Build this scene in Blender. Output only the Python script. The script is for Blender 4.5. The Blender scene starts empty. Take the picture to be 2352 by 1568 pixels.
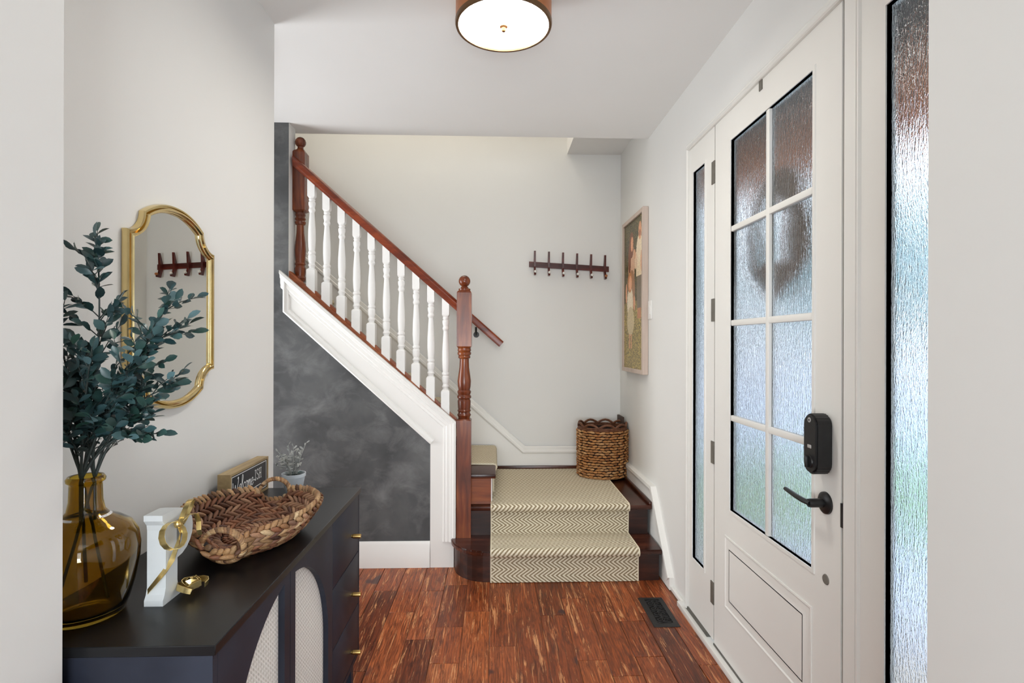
import bpy, bmesh, math, random
from mathutils import Vector, Matrix, Euler
random.seed(7)
scn = bpy.context.scene
C = scn.collection
PI = math.pi
V = Vector

# ------------------------------------------------------------------ camera
CAM_H = 1.41
psi = math.atan(41 / 1235.0)          # yaw to the right
rho = math.radians(0.15)              # slight roll
Rt = V((math.cos(psi), -math.sin(psi), 0)); Up = V((0, 0, 1)); Fw = V((math.sin(psi), math.cos(psi), 0))
cx = Rt * math.cos(rho) + Up * math.sin(rho)
cy = Up * math.cos(rho) - Rt * math.sin(rho)
cam_d = bpy.data.cameras.new('camera'); cam = bpy.data.objects.new('camera', cam_d); C.objects.link(cam)
mw = Matrix((cx, cy, -Fw)).transposed().to_4x4(); mw.translation = V((0, 0, CAM_H)); cam.matrix_world = mw
cam_d.sensor_width = 36; cam_d.lens = 1235 / 2352 * 36; cam_d.shift_y = 3 / 2352
cam_d.clip_start = 0.02; cam_d.clip_end = 300
scn.camera = cam

# ------------------------------------------------------------------ world, lights, exposure
w = bpy.data.worlds.new('world'); scn.world = w; w.use_nodes = True
nt = w.node_tree; bg = nt.nodes['Background']
tc = nt.nodes.new('ShaderNodeTexCoord'); sx = nt.nodes.new('ShaderNodeSeparateXYZ'); rp = nt.nodes.new('ShaderNodeValToRGB')
nt.links.new(tc.outputs['Generated'], sx.inputs[0]); nt.links.new(sx.outputs['Z'], rp.inputs[0]); nt.links.new(rp.outputs[0], bg.inputs[0])
rp.color_ramp.elements[0].color = (0.90, 0.94, 1.0, 1); rp.color_ramp.elements[1].color = (0.55, 0.72, 1.0, 1)
bg.inputs[1].default_value = 2.5
vs = scn.view_settings
scn.display_settings.display_device = 'sRGB'
vs.view_transform = 'Standard'; vs.look = 'None'; vs.gamma = 1; vs.exposure = 0.42; vs.use_curve_mapping = False

def area(name, loc, rot, sx_, sy_, power, col):
    d = bpy.data.lights.new(name, 'AREA'); d.shape = 'RECTANGLE'; d.size = sx_; d.size_y = sy_; d.energy = power; d.color = col
    o = bpy.data.objects.new(name, d); C.objects.link(o); o.location = loc; o.rotation_euler = rot
    return o
# daylight through the windows of the room behind the camera (two windows in its far wall)
area('rear_window_light', (-0.95, -3.38, 1.55), (PI/2, 0, 0), 1.1, 1.5, 30, (0.90, 0.95, 1.0))
area('rear_window_light', (0.95, -3.38, 1.55), (PI/2, 0, 0), 1.1, 1.5, 30, (0.90, 0.95, 1.0))
# overhead light of that unseen room; the upper landing has its own below
area('rear_ceiling_light', (0.0, -1.6, 2.74), (0, 0, 0), 2.2, 1.6, 12, (0.97, 0.98, 1.0))
# added fill panel, aimed forward and up to brighten the hall ceiling
area('ceiling_fill', (0.0, -1.7, 0.8), (math.radians(124), 0, 0), 1.2, 0.6, 38, (0.90, 0.96, 1.0))
area('hallway_light', (-2.5, 2.88, 1.25), (math.radians(98), 0, -PI/2), 0.9, 1.5, 33, (0.94, 0.97, 1.0))  # light from the left hallway, set low and tilted to brighten wall and ceiling
area('upper_landing_light', (-0.7, 3.95, 4.50), (0, 0, 0), 1.6, 0.7, 17, (1.0, 0.91, 0.79))

# ------------------------------------------------------------------ materials
def s2l(c):
    def f(v):
        v /= 255.0
        return v / 12.92 if v <= 0.04045 else ((v + 0.055) / 1.055) ** 2.4
    return (f(c[0]), f(c[1]), f(c[2]), 1)

class Nd:
    def __init__(s, name):
        s.m = bpy.data.materials.new(name); s.m.use_nodes = True
        s.t = s.m.node_tree; s.b = s.t.nodes['Principled BSDF']; s.out = s.t.nodes['Material Output']
    def n(s, typ, **kw):
        x = s.t.nodes.new(typ)
        for k, v in kw.items():
            if hasattr(x, k): setattr(x, k, v)
            else: x.inputs[k].default_value = v
        return x
    def l(s, a, b): s.t.links.new(a, b)
    def coords(s, scale=(1, 1, 1), kind='Object', rot=(0, 0, 0), rnd=False):
        t = s.n('ShaderNodeTexCoord'); m = s.n('ShaderNodeMapping'); m.inputs['Scale'].default_value = scale; m.inputs['Rotation'].default_value = rot
        s.l(t.outputs[kind], m.inputs[0])
        if rnd:
            oi = s.n('ShaderNodeObjectInfo'); mu = s.n('ShaderNodeVectorMath', operation='SCALE'); cb = s.n('ShaderNodeCombineXYZ')
            s.l(oi.outputs['Random'], cb.inputs[0]); s.l(oi.outputs['Random'], cb.inputs[1]); s.l(oi.outputs['Random'], cb.inputs[2])
            s.l(cb.outputs[0], mu.inputs[0]); mu.inputs['Scale'].default_value = 37.0; s.l(mu.outputs[0], m.inputs['Location'])
        return m.outputs[0]
    def noise(s, vec, scale=5, detail=4, rough=.5, dist=0):
        x = s.n('ShaderNodeTexNoise'); x.inputs['Scale'].default_value = scale; x.inputs['Detail'].default_value = detail
        x.inputs['Roughness'].default_value = rough; x.inputs['Distortion'].default_value = dist
        if vec is not None: s.l(vec, x.inputs['Vector'])
        return x.outputs['Fac']
    def ramp(s, fac, stops):
        r = s.n('ShaderNodeValToRGB'); e = r.color_ramp.elements
        while len(e) < len(stops): e.new(0.5)
        for i, (p, c) in enumerate(stops):
            e[i].position = p; e[i].color = s2l(c) if max(c) > 1.001 else (*c, 1)
        s.l(fac, r.inputs[0]); return r.outputs[0]
    def math(s, op, a, b=None):
        x = s.n('ShaderNodeMath', operation=op)
        for i, v in enumerate((a, b)):
            if v is None: continue
            if isinstance(v, (int, float)): x.inputs[i].default_value = v
            else: s.l(v, x.inputs[i])
        return x.outputs[0]
    def mix(s, fac, a, b, mode='MIX'):
        x = s.n('ShaderNodeMix', data_type='RGBA', blend_type=mode)
        for i, v in ((0, fac), (6, a), (7, b)):
            if isinstance(v, (int, float)): x.inputs[i].default_value = v
            elif isinstance(v, tuple): x.inputs[i].default_value = s2l(v)
            else: s.l(v, x.inputs[i])
        return x.outputs[2]
    def bump(s, h, strength=.2, dist=.01):
        b = s.n('ShaderNodeBump'); b.inputs['Strength'].default_value = strength; b.inputs['Distance'].default_value = dist
        s.l(h, b.inputs['Height']); s.l(b.outputs[0], s.b.inputs['Normal'])
    def set(s, col=None, rough=.5, metal=0, spec=.5, **kw):
        if col is not None:
            if isinstance(col, tuple): s.b.inputs['Base Color'].default_value = s2l(col)
            else: s.l(col, s.b.inputs['Base Color'])
        if isinstance(rough, (int, float)): s.b.inputs['Roughness'].default_value = rough
        else: s.l(rough, s.b.inputs['Roughness'])
        s.b.inputs['Metallic'].default_value = metal; s.b.inputs['Specular IOR Level'].default_value = spec
        for k, v in kw.items(): s.b.inputs[k.replace('_', ' ')].default_value = v
        return s

def plain(name, col, rough=.5, metal=0, spec=.5, vary=6, scale=30, bump=0, rnd=False, **kw):
    d = Nd(name); v = d.coords((1, 1, 1), rnd=rnd); f = d.noise(v, scale, 3)
    a = tuple(max(0, c - vary) for c in col); b = tuple(min(255, c + vary) for c in col)
    d.set(d.ramp(f, [(.3, a), (.7, b)]), rough, metal, spec, **kw)
    if bump: d.bump(f, bump, .003)
    return d.m

WALL = plain('wall_paint', (229, 229, 226), .62, vary=1, scale=2, spec=.3)
CEIL = plain('ceiling_paint', (234, 234, 232), .8, vary=1, scale=2, spec=.2)
TRIM = plain('white_trim_paint', (236, 235, 231), .38, vary=1, scale=4)
DOORP = plain('door_paint', (229, 228, 223), .42, vary=1, scale=4)
BALP = plain('baluster_paint', (240, 239, 236), .35, vary=1, scale=4)
DARKSTRIP = plain('weather_strip_gap_shade', (92, 90, 84), .6, vary=6)  # for weather strips and for the shade in the door gaps
HINGE = plain('hinge_metal', (112, 108, 100), .5, .3, vary=6)
BLACKM = plain('black_hardware', (24, 24, 25), .38, .1, vary=4, scale=60)
BLACKG = plain('black_gloss', (12, 12, 13), .12, 0)
GREYBTN = plain('grey_button', (170, 168, 165), .4)
GREYSPOT = plain('grey_cap', (110, 106, 98), .6)
BRASS = plain('brushed_brass', (205, 170, 105), .28, 1, vary=8, scale=40)
GOLD = plain('gold_leaf_frame', (220, 198, 144), .16, 1, vary=8, scale=15)
COPPER = plain('copper_shade', (196, 128, 82), .35, .75, vary=8)
PEWTER = plain('antique_bronze', (120, 92, 66), .35, .8)
FINIAL = plain('bronze_finial', (128, 88, 52), .6, 0, .2, vary=4)
MIRROR = Nd('mirror_glass').set((222, 222, 218), .0, 1).m

def chalk():
    d = Nd('chalkboard_paint'); v = d.coords()
    a = d.noise(v, 2.6, 4, .55, .2); b = d.noise(d.coords((1, 1, 1.3), rot=(0, .6, 0)), 5, 7, .62, .5)
    c1 = d.ramp(a, [(.34, (72, 73, 74)), (.52, (89, 90, 91)), (.7, (106, 107, 107))])
    c2 = d.ramp(b, [(.48, (0., 0., 0.)), (.72, (.075, .075, .075))])
    d.set(d.mix(1., c1, c2, 'ADD'), .85, 0, .2); return d.m
CHALK = chalk()

def plankwood():
    d = Nd('hand_scraped_plank_wood')
    v = d.coords((1, .12, 1), rnd=True)
    oi = d.n('ShaderNodeObjectInfo')
    base = d.ramp(oi.outputs['Random'], [(0, (116, 54, 26)), (.2, (176, 92, 46)), (.4, (146, 72, 36)), (.6, (192, 106, 56)), (.8, (164, 84, 46)), (1, (204, 120, 68))])
    g = d.noise(v, 55, 6, .65, 1.2)
    gcol = d.ramp(g, [(.34, (112, 98, 90)), (.5, (200, 192, 184)), (.64, (255, 250, 240))])
    c = d.mix(.85, base, gcol, 'MULTIPLY')
    # pale scraped streaks
    st = d.noise(d.coords((1, .07, 1), rnd=True), 46, 5, .75, .9)
    sm = d.ramp(st, [(.555, (0., 0., 0.)), (.63, (.74, .74, .74))])
    c = d.mix(sm, c, (226, 160, 106))
    # cathedral grain lines
    wv = d.n('ShaderNodeTexWave', wave_type='BANDS', bands_direction='X'); d.l(d.coords((1, .16, 1), rnd=True), wv.inputs['Vector'])
    wv.inputs['Scale'].default_value = 26; wv.inputs['Distortion'].default_value = 9; wv.inputs['Detail'].default_value = 3; wv.inputs['Detail Scale'].default_value = .8
    lm = d.ramp(wv.outputs['Fac'], [(.0, (.45, .45, .45)), (.22, (0., 0., 0.))])
    c = d.mix(lm, c, (66, 26, 12))
    # dark knots
    kn = d.noise(d.coords((1, .75, 1), rnd=True), 6.5, 2, .5, .3)
    km = d.ramp(kn, [(.68, (0., 0., 0.)), (.74, (.85, .85, .85))])
    c = d.mix(km, c, (58, 36, 38))
    d.set(c, d.math('ADD', d.math('MULTIPLY', g, .24), .26), 0, .42)
    d.bump(d.math('ADD', d.math('MULTIPLY', st, .7), d.math('MULTIPLY', g, .3)), .35, .004)
    return d.m
PLANK = plankwood()
GAP = plain('floor_joint_glint', (150, 100, 74), .7)  # pale: the glint on the plank bevels is put into the joint colour

def wood(name, dark, mid, light, axis=2, rough=.3, sc=22, bump=.05):
    d = Nd(name); s = [1, 1, 1]; s[axis] = .1
    g = d.noise(d.coords(tuple(s)), sc, 6, .6, .6); big = d.noise(d.coords((1, 1, 1)), 4, 3)
    c = d.ramp(d.math('ADD', d.math('MULTIPLY', g, .7), d.math('MULTIPLY', big, .3)), [(.34, dark), (.5, mid), (.66, light)])
    d.set(c, rough, 0, .5); d.bump(g, bump, .002); return d.m
NEWELW = wood('cherry_post_wood', (70, 30, 14), (112, 52, 25), (152, 84, 42), 2, .25)
RAILW = wood('cherry_rail_wood', (84, 31, 14), (116, 46, 20), (146, 66, 30), 0, .28)
SHOEW = wood('worn_shoe_rail_wood', (104, 50, 24), (140, 72, 36), (168, 98, 54), 0, .4)
TREADW = wood('dark_tread_wood', (36, 15, 10), (62, 28, 17), (96, 48, 28), 0, .25)
RISERW = wood('dark_riser_wood', (26, 11, 8), (44, 20, 13), (74, 36, 22), 0, .4)
AMBERW = wood('amber_worn_wood', (96, 40, 16), (134, 66, 26), (160, 88, 40), 0, .35)
HOOKW = wood('mahogany_hook_wood', (50, 12, 8), (76, 20, 12), (108, 36, 20), 0, .3)
SIGNW = wood('pale_sign_wood', (140, 118, 82), (170, 146, 104), (196, 172, 126), 1, .5)
FRAMEW = wood('blush_frame_wood', (192, 174, 160), (202, 184, 171), (212, 195, 183), 2, .5)
def consmat():
    d = Nd('black_stained_console_wood')
    g = d.noise(d.coords((1, .12, 1)), 60, 6, .65); big = d.noise(d.coords(), 5, 4)
    d.set(d.ramp(big, [(.35, (29, 33, 45)), (.65, (46, 51, 64))]), d.math('ADD', d.math('MULTIPLY', big, .12), .42), 0, .3)
    d.bump(g, .12, .0015); return d.m
CONS = consmat()
CONSTOP = plain('console_top_wood', (17, 18, 21), .33, 0, .38, vary=2, scale=6)

def cane():
    d = Nd('woven_cane_panel')
    t = d.n('ShaderNodeTexCoord'); s = d.n('ShaderNodeSeparateXYZ'); d.l(t.outputs['Object'], s.inputs[0])
    y, z = s.outputs['Y'], s.outputs['Z']
    def tri(e, p): return d.math('PINGPONG', d.math('MULTIPLY', e, p), 1.0)
    a = tri(d.math('ADD', y, z), 190); b = tri(d.math('SUBTRACT', y, z), 190); e = tri(z, 150); f = tri(y, 150)
    h = d.math('MULTIPLY', d.math('MAXIMUM', a, b), d.math('MAXIMUM', e, f))
    n = d.noise(d.coords(), 90, 3)
    d.set(d.mix(d.math('MULTIPLY', n, .4), d.ramp(h, [(.1, (184, 181, 172)), (.4, (232, 230, 223)), (.8, (246, 245, 240))]), (244, 242, 236)), .75, 0, .2)
    d.bump(h, .5, .002); return d.m
CANE = cane()

def carpet():
    d = Nd('herringbone_jute_runner')
    uv = d.n('ShaderNodeUVMap'); s = d.n('ShaderNodeSeparateXYZ'); d.l(uv.outputs[0], s.inputs[0])
    u, v = s.outputs['X'], s.outputs['Y']
    nz = d.noise(uv.outputs[0], 260, 2); nz2 = d.noise(uv.outputs[0], 40, 3)
    z = d.math('PINGPONG', v, .0385)                       # bands of alternating slope
    ph = d.math('ADD', d.math('MULTIPLY', u, 1 / .0265), d.math('MULTIPLY', z, 2.0 / .0385))
    ph = d.math('ADD', ph, d.math('MULTIPLY', d.math('SUBTRACT', nz, .5), .5))
    st = d.math('PINGPONG', ph, .5)
    c = d.ramp(st, [(.13, (116, 97, 70)), (.21, (166, 150, 120)), (.29, (224, 215, 192)), (.5, (236, 229, 209))])
    c = d.mix(d.math('MULTIPLY', nz2, .35), c, (206, 195, 168))
    d.set(c, .95, 0, .1)
    d.bump(d.math('ADD', st, d.math('MULTIPLY', nz, .6)), .55, .004); return d.m
CARPET = carpet()
BIND = plain('runner_binding', (226, 216, 190), .9, vary=6, scale=200)

def strandmat(name, cols, rough=.55):
    d = Nd(name); oi = d.n('ShaderNodeObjectInfo'); gm = d.n('ShaderNodeNewGeometry')
    v = d.coords((1, 6, 6), rnd=True); f = d.noise(v, 60, 4, .6)
    rn = d.math('FRACT', d.math('ADD', d.math('MULTIPLY', oi.outputs['Random'], 3.7), d.math('MULTIPLY', gm.outputs['Random Per Island'], 5.3)))
    base = d.ramp(rn, [(i / (len(cols) - 1), c) for i, c in enumerate(cols)])
    c = d.mix(.55, base, d.ramp(f, [(.3, (110, 96, 84)), (.55, (235, 228, 220)), (.75, (255, 250, 240))]), 'MULTIPLY')
    d.set(c, rough, 0, .4); d.bump(f, .3, .002); return d.m
STRAND = strandmat('water_hyacinth_strand', [(84, 50, 36), (158, 106, 76), (122, 80, 60), (190, 150, 118), (92, 62, 54), (168, 118, 86), (66, 42, 34)])
STRANDL = strandmat('pale_wrapped_strand', [(110, 74, 46), (204, 168, 124), (84, 54, 36), (190, 150, 106), (132, 90, 58), (218, 192, 152)])
WICK = strandmat('seagrass_strand', [(166, 108, 60), (206, 150, 92), (182, 122, 70), (218, 172, 120), (150, 96, 54), (212, 164, 108)])
WICKD = plain('dark_wicker_rod', (98, 56, 30), .6, vary=20, scale=60)
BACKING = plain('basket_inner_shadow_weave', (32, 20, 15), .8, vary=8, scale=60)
BACKBOARD = plain('dark_basket_board', (58, 36, 22), .6, vary=8)

def leafmat():
    d = Nd('blue_green_leaf'); oi = d.n('ShaderNodeObjectInfo')
    n = d.noise(d.coords((1, 1, 1), rnd=True), 60, 3)
    c = d.ramp(oi.outputs['Random'], [(0, (34, 58, 60)), (.3, (58, 88, 92)), (.55, (44, 74, 66)), (.8, (96, 128, 134)), (1, (56, 92, 78))])
    d.set(d.mix(.5, c, d.ramp(n, [(.3, (120, 130, 130)), (.7, (255, 255, 255))]), 'MULTIPLY'), .34, 0, .5)
    return d.m
LEAF = leafmat()
STEM = plain('dark_stem', (44, 56, 54), .6, vary=12, scale=80)
GLEAF = plain('grey_sage_leaf', (150, 152, 148), .7, vary=20, scale=80)
GREENP = plain('green_base_leaf', (40, 92, 66), .6, vary=16, scale=60)
POTW = plain('pale_blue_white_pot', (212, 220, 226), .4, vary=3)
SOIL = plain('dark_pot_soil', (30, 40, 32), .9)
LETTER = plain('letter_white_paint', (206, 211, 213), .45, vary=2)
GOLDR = plain('gold_ribbon', (214, 190, 128), .26, .85, vary=14, scale=70)
SIGNB = plain('sign_black_face', (24, 27, 32), .35, vary=4)
SIGNT = plain('sign_white_letter', (240, 240, 238), .5, vary=1)
PLASTIC = plain('white_plastic_plate', (238, 238, 235), .4, vary=1)
VENT = plain('black_cast_vent', (44, 43, 43), .5, .4, vary=5, scale=60)
VENTIN = plain('vent_dark_inside', (8, 6, 6), .9, vary=2)
BULB = Nd('white_hook_tip').set((226, 224, 218), .5).m
TIPW = plain('brass_tip', (168, 104, 56), .4)

def vaseglass():
    d = Nd('amber_glass'); d.set((200, 168, 66), .02, 0, .5, Transmission_Weight=1.0, IOR=1.45); return d.m
VGLASS = vaseglass()
def rainglass():
    d = Nd('rain_textured_glass')
    n1 = d.noise(d.coords((1, 120, 20)), 1.0, 3, .6, .8); n2 = d.noise(d.coords((1, 260, 110)), 1.0, 2, .5, .3)
    d.set((245, 248, 250), .03, 0, .5, Transmission_Weight=1.0, IOR=1.45)
    d.bump(d.math('ADD', d.math('MULTIPLY', n1, .8), d.math('MULTIPLY', n2, .35)), 0.62, .005); return d.m
RAIN = rainglass()
def emis(name, col, st):
    d = Nd(name); d.set((250, 246, 236), .5); d.b.inputs['Emission Color'].default_value = s2l(col); d.b.inputs['Emission Strength'].default_value = st; return d.m
DIFF = emis('lit_lamp_diffuser', (255, 249, 239), 31)
PORCHW = plain('porch_ceiling_grey', (44, 46, 44), .7)
BEAMW = wood('porch_beam_wood', (176, 82, 4), (200, 100, 8), (216, 118, 18), 0, .6)
BRICK = plain('porch_column_brown', (112, 78, 52), .8, vary=20, scale=12)
LAWN = plain('lawn_grass', (128, 158, 116), .95, vary=20, scale=6)
CONC = plain('pale_concrete', (196, 200, 206), .9, vary=8, scale=4)
TWIG = plain('wreath_twig', (96, 66, 42), .8, vary=22, scale=60)
TREE = plain('tree_foliage', (120, 150, 150), .9, vary=30, scale=2)

# ------------------------------------------------------------------ mesh helpers
def new_obj(name, verts, faces, mats, parent=None, smooth=None, fm=None, uvs=None):
    me = bpy.data.meshes.new(name); me.from_pydata([tuple(v) for v in verts], [], faces)
    if not isinstance(mats, (list, tuple)): mats = [mats]
    for m in mats: me.materials.append(m)
    if fm:
        for p, i in zip(me.polygons, fm): p.material_index = i
    bm = bmesh.new(); bm.from_mesh(me); bmesh.ops.recalc_face_normals(bm, faces=bm.faces); bm.to_mesh(me); bm.free()
    if uvs is not None:
        ul = me.uv_layers.new(name='UVMap')
        for lp in me.loops: ul.data[lp.index].uv = uvs[lp.vertex_index]
    if smooth:
        for p in me.polygons: p.use_smooth = True
        if smooth is not True: me.set_sharp_from_angle(angle=math.radians(smooth))
    o = bpy.data.objects.new(name, me); C.objects.link(o)
    if parent: put(o, parent)
    return o
WM = {}
def put(o, parent):
    o.parent = parent; o.matrix_parent_inverse = WM.get(parent.name, Matrix()).inverted()
def tag(o, label=None, cat=None, group=None, kind=None):
    if label: o['label'] = label
    if cat: o['category'] = cat
    if group: o['group'] = group
    if kind: o['kind'] = kind
    return o
def thing(name, loc, label, cat, group=None, kind=None):
    o = bpy.data.objects.new(name, None); o.empty_display_size = .05; C.objects.link(o); o.location = loc
    WM[o.name] = Matrix.Translation(loc)
    return tag(o, label, cat, group, kind)
def struct(o): o['kind'] = 'structure'; return o
def stuff(o): o['kind'] = 'stuff'; return o

def box(name, x0, x1, y0, y1, z0, z1, mat, parent=None, bev=0, seg=2):
    bm = bmesh.new(); bmesh.ops.create_cube(bm, size=1)
    for v in bm.verts:
        v.co = V((x0 + (v.co.x + .5) * (x1 - x0), y0 + (v.co.y + .5) * (y1 - y0), z0 + (v.co.z + .5) * (z1 - z0)))
    if bev: bmesh.ops.bevel(bm, geom=list(bm.edges), offset=bev, segments=seg, affect='EDGES', profile=.5)
    me = bpy.data.meshes.new(name); bm.to_mesh(me); bm.free(); me.materials.append(mat)
    if bev:
        for p in me.polygons: p.use_smooth = True
        me.set_sharp_from_angle(angle=math.radians(40))
    o = bpy.data.objects.new(name, me); C.objects.link(o)
    if parent: put(o, parent)
    return o

def prism(name, poly, axis, a0, a1, mat, parent=None, bev=0, fm=None):
    """extrude a 2D polygon; axis 'y': poly=(x,z); 'x': poly=(y,z); 'z': poly=(x,y)"""
    def P(p, a): return {'y': V((p[0], a, p[1])), 'x': V((a, p[0], p[1])), 'z': V((p[0], p[1], a))}[axis]
    bm = bmesh.new(); n = len(poly)
    A = [bm.verts.new(P(p, a0)) for p in poly]; B = [bm.verts.new(P(p, a1)) for p in poly]
    fa = bm.faces.new(A); fb = bm.faces.new(B[::-1])
    for i in range(n): bm.faces.new((A[i], B[i], B[(i+1) % n], A[(i+1) % n]))
    bmesh.ops.recalc_face_normals(bm, faces=bm.faces)
    if bev: bmesh.ops.bevel(bm, geom=list(bm.edges), offset=bev, segments=2, affect='EDGES')
    mats = mat if isinstance(mat, list) else [mat]
    if fm is not None: fa.material_index = fm
    if n > 4 and not bev: bmesh.ops.triangulate(bm, faces=[f for f in bm.faces if len(f.verts) > 4])
    me = bpy.data.meshes.new(name); bm.to_mesh(me); bm.free()
    for m in mats: me.materials.append(m)
    o = bpy.data.objects.new(name, me); C.objects.link(o)
    if parent: put(o, parent)
    return o

def lathe(name, prof, c, mat, parent=None, seg=32, axis='z', smooth=35, caps=True):
    vs_, fs = [], []
    for (r, t) in prof:
        for i in range(seg):
            a = 2 * PI * i / seg; p, q = r * math.cos(a), r * math.sin(a)
            d = {'z': (p, q, t), 'x': (t, p, q), 'y': (p, t, q)}[axis]
            vs_.append((c[0] + d[0], c[1] + d[1], c[2] + d[2]))
    for k in range(len(prof) - 1):
        for i in range(seg):
            j = (i + 1) % seg; fs.append((k*seg+i, k*seg+j, (k+1)*seg+j, (k+1)*seg+i))
    if caps:
        fs.append(tuple(range(seg))); fs.append(tuple((len(prof)-1)*seg + i for i in range(seg)))
    return new_obj(name, vs_, fs, mat, parent, smooth)

def tube_geo(path, rad, seg=8, closed=False, flat=1.0, upv=None):
    vs_, fs = [], []; n = len(path); path = [V(p) for p in path]
    up = V(upv) if upv else V((0, 0, 1)); prev = None
    for i, p in enumerate(path):
        if closed: t = path[(i+1) % n] - path[i-1]
        else: t = path[min(i+1, n-1)] - path[max(i-1, 0)]
        t.normalize()
        if prev is None:
            s = t.cross(up)
            if s.length < .05: s = t.cross(V((1, 0, .1)))
        else: s = prev - t * prev.dot(t)
        s.normalize(); prev = s; u = s.cross(t)
        r = rad[i] if isinstance(rad, (list, tuple)) else rad
        for k in range(seg):
            a = 2 * PI * k / seg; vs_.append(p + s * (r * math.cos(a)) + u * (r * flat * math.sin(a)))
    m = n if closed else n - 1
    for i in range(m):
        for k in range(seg):
            j = (k+1) % seg; b = ((i+1) % n) * seg; fs.append((i*seg+k, i*seg+j, b+j, b+k))
    if not closed: fs += [tuple(range(seg)), tuple((n-1)*seg + k for k in range(seg))]
    return vs_, fs
def tube(name, path, rad, mat, parent=None, seg=8, closed=False, flat=1.0, upv=None):
    a, b = tube_geo(path, rad, seg, closed, flat, upv); return new_obj(name, a, b, mat, parent, 50)

def sweep(name, path, prof, nrm, mat, parent=None, closed=False, smooth=30, cutx=False):
    """mitred moulding: prof=(in-plane offset to the left of travel, height along nrm)"""
    path = [V(p) for p in path]; nrm = V(nrm).normalized(); n = len(path); vs_, fs = [], []
    for i, p in enumerate(path):
        d0 = (p - path[i-1]) if (i or closed) else (path[1] - p)
        d1 = (path[(i+1) % n] - p) if (i < n-1 or closed) else d0
        d0 = d0.normalized(); d1 = d1.normalized()
        l0, l1 = nrm.cross(d0), nrm.cross(d1); m = l0 + l1; m = m / max(.3, m.length_squared / 2)
        for a, b in prof:
            q_ = m * a
            if cutx and i == 0: q_ = q_ - d1 * (q_.x / d1.x)
            vs_.append(p + q_ + nrm * b)
    k = len(prof)
    for i in range(n if closed else n-1):
        b0, b1 = i*k, ((i+1) % n)*k
        for q in range(k): fs.append((b0+q, b0+(q+1) % k, b1+(q+1) % k, b1+q))
    if not closed: fs += [tuple(range(k)), tuple((n-1)*k + q for q in range(k))]
    return new_obj(name, vs_, fs, mat, parent, smooth)

def loft(name, rings, c, mat, parent=None, seg=24):
    """rings=(z, half, squareness, slope) -> one continuous turned post with square blocks"""
    vs_, fs = [], []
    for (z, h, sq, sl) in rings:
        for i in range(seg):
            a = 2*PI*i/seg; ca, sa = math.cos(a), math.sin(a); k = 1 / max(abs(ca), abs(sa))
            r = h * ((1-sq) + sq*k); x, y = r*ca, r*sa
            vs_.append((c[0]+x, c[1]+y, c[2]+z - sl*x))
    for k in range(len(rings)-1):
        for i in range(seg):
            j = (i+1) % seg; fs.append((k*seg+i, k*seg+j, (k+1)*seg+j, (k+1)*seg+i))
    fs += [tuple(range(seg)), tuple((len(rings)-1)*seg+i for i in range(seg))]
    return new_obj(name, vs_, fs, mat, parent, 21)

def inst(name, me, M, parent):
    o = bpy.data.objects.new(name, me); C.objects.link(o)
    o.parent = parent; o.matrix_parent_inverse = WM.get(parent.name, Matrix()).inverted(); o.matrix_basis = M
    return o
def basis(x, z, loc, s=(1, 1, 1)):
    x = V(x).normalized(); z = V(z); y = z.cross(x)
    if y.length < 1e-4: y = V((0, 1, .3)).cross(x)
    y.normalize(); z = x.cross(y)
    M = Matrix((x*s[0], y*s[1], z*s[2])).transposed().to_4x4(); M.translation = loc; return M

# ================================================================== SETTING
H = 2.78; XR = 1.03; XL = -.95; YB = 4.36; YC = 3.40
fl = struct(box('floor', -2.7, 1.14, .3, YB+.1, -.06, -.006, GAP))
rf = struct(box('floor_rear', -2.4, 2.4, -3.6, .3, -.06, 0, PLANK))
# planks running away from the camera: row i spans x in (-.02+.1315 i, +.1315)
JO = {-4: [2.83], -3: [3.07, 2.57], -2: [3.14, 2.68, 2.375], -1: [2.83], 0: [2.50], 1: [2.02], 2: [2.78], 3: [2.96, 2.38],
      4: [2.81, 2.265], 5: [2.71, 2.40], 6: [2.79], 7: [2.33]}
PW = .1315; G = .0012
for i in range(-10, 8):
    x0 = -.02 + PW*i; x1 = min(x0 + PW, 1.0)
    js = [3.45] + JO.get(i, [])
    y = js[-1]
    while y > .35:
        y -= random.uniform(.35, .95); js.append(max(y, .3))
    js = sorted(set(round(j, 3) for j in js))
    for a, b in zip(js, js[1:]):
        if b - a < .05: continue
        dz = random.uniform(-.0012, .0004)
        box('plank', x0+G, x1-G, a+G, b-G, -.006, dz, PLANK, fl, .0016, 1)

CE = struct(box('ceiling', -2.7, 1.14, .82, 3.575, H, H+.2, CEIL))
struct(box('ceiling_rear', -2.4, 2.4, -3.6, .82, H, H+.2, CEIL))
struct(box('ceiling_stair_soffit', .59, 1.14, 3.575, YB+.1, 2.945, 3.1, CEIL))
struct(box('ceiling_upper', -2.8, 1.2, 3.4, YB+.2, 4.56, 4.7, CEIL))
struct(box('wall_upper_front', -2.8, 1.2, 3.47, 3.574, H+.2, 4.56, WALL))
struct(box('wall_left', XL-.12, XL, 1.0, 2.35, 0, H, WALL))
struct(box('wall_opening_left', -2.4, -.78, .66, 1.0, 0, H, WALL))
struct(box('wall_opening_right', .828, 2.4, .66, 1.0, 0, H, WALL))
struct(box('wall_rear', -2.4, 2.4, -3.62, -3.5, 0, H, WALL))
struct(box('wall_rear_left', -2.5, -2.4, -3.6, 1.0, 0, H, WALL))
struct(box('wall_rear_right', 2.4, 2.5, -3.6, 1.0, 0, H, WALL))
struct(box('wall_hallway_left', -2.8, -2.7, 1.0, YB+.1, 0, 4.6, WALL))
struct(box('wall_hallway_near', -2.7, XL-.12, 1.0, 1.1, 0, H, WALL))
struct(box('wall_back', -2.8, 1.14, YB, YB+.12, 0, 4.6, WALL))
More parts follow.
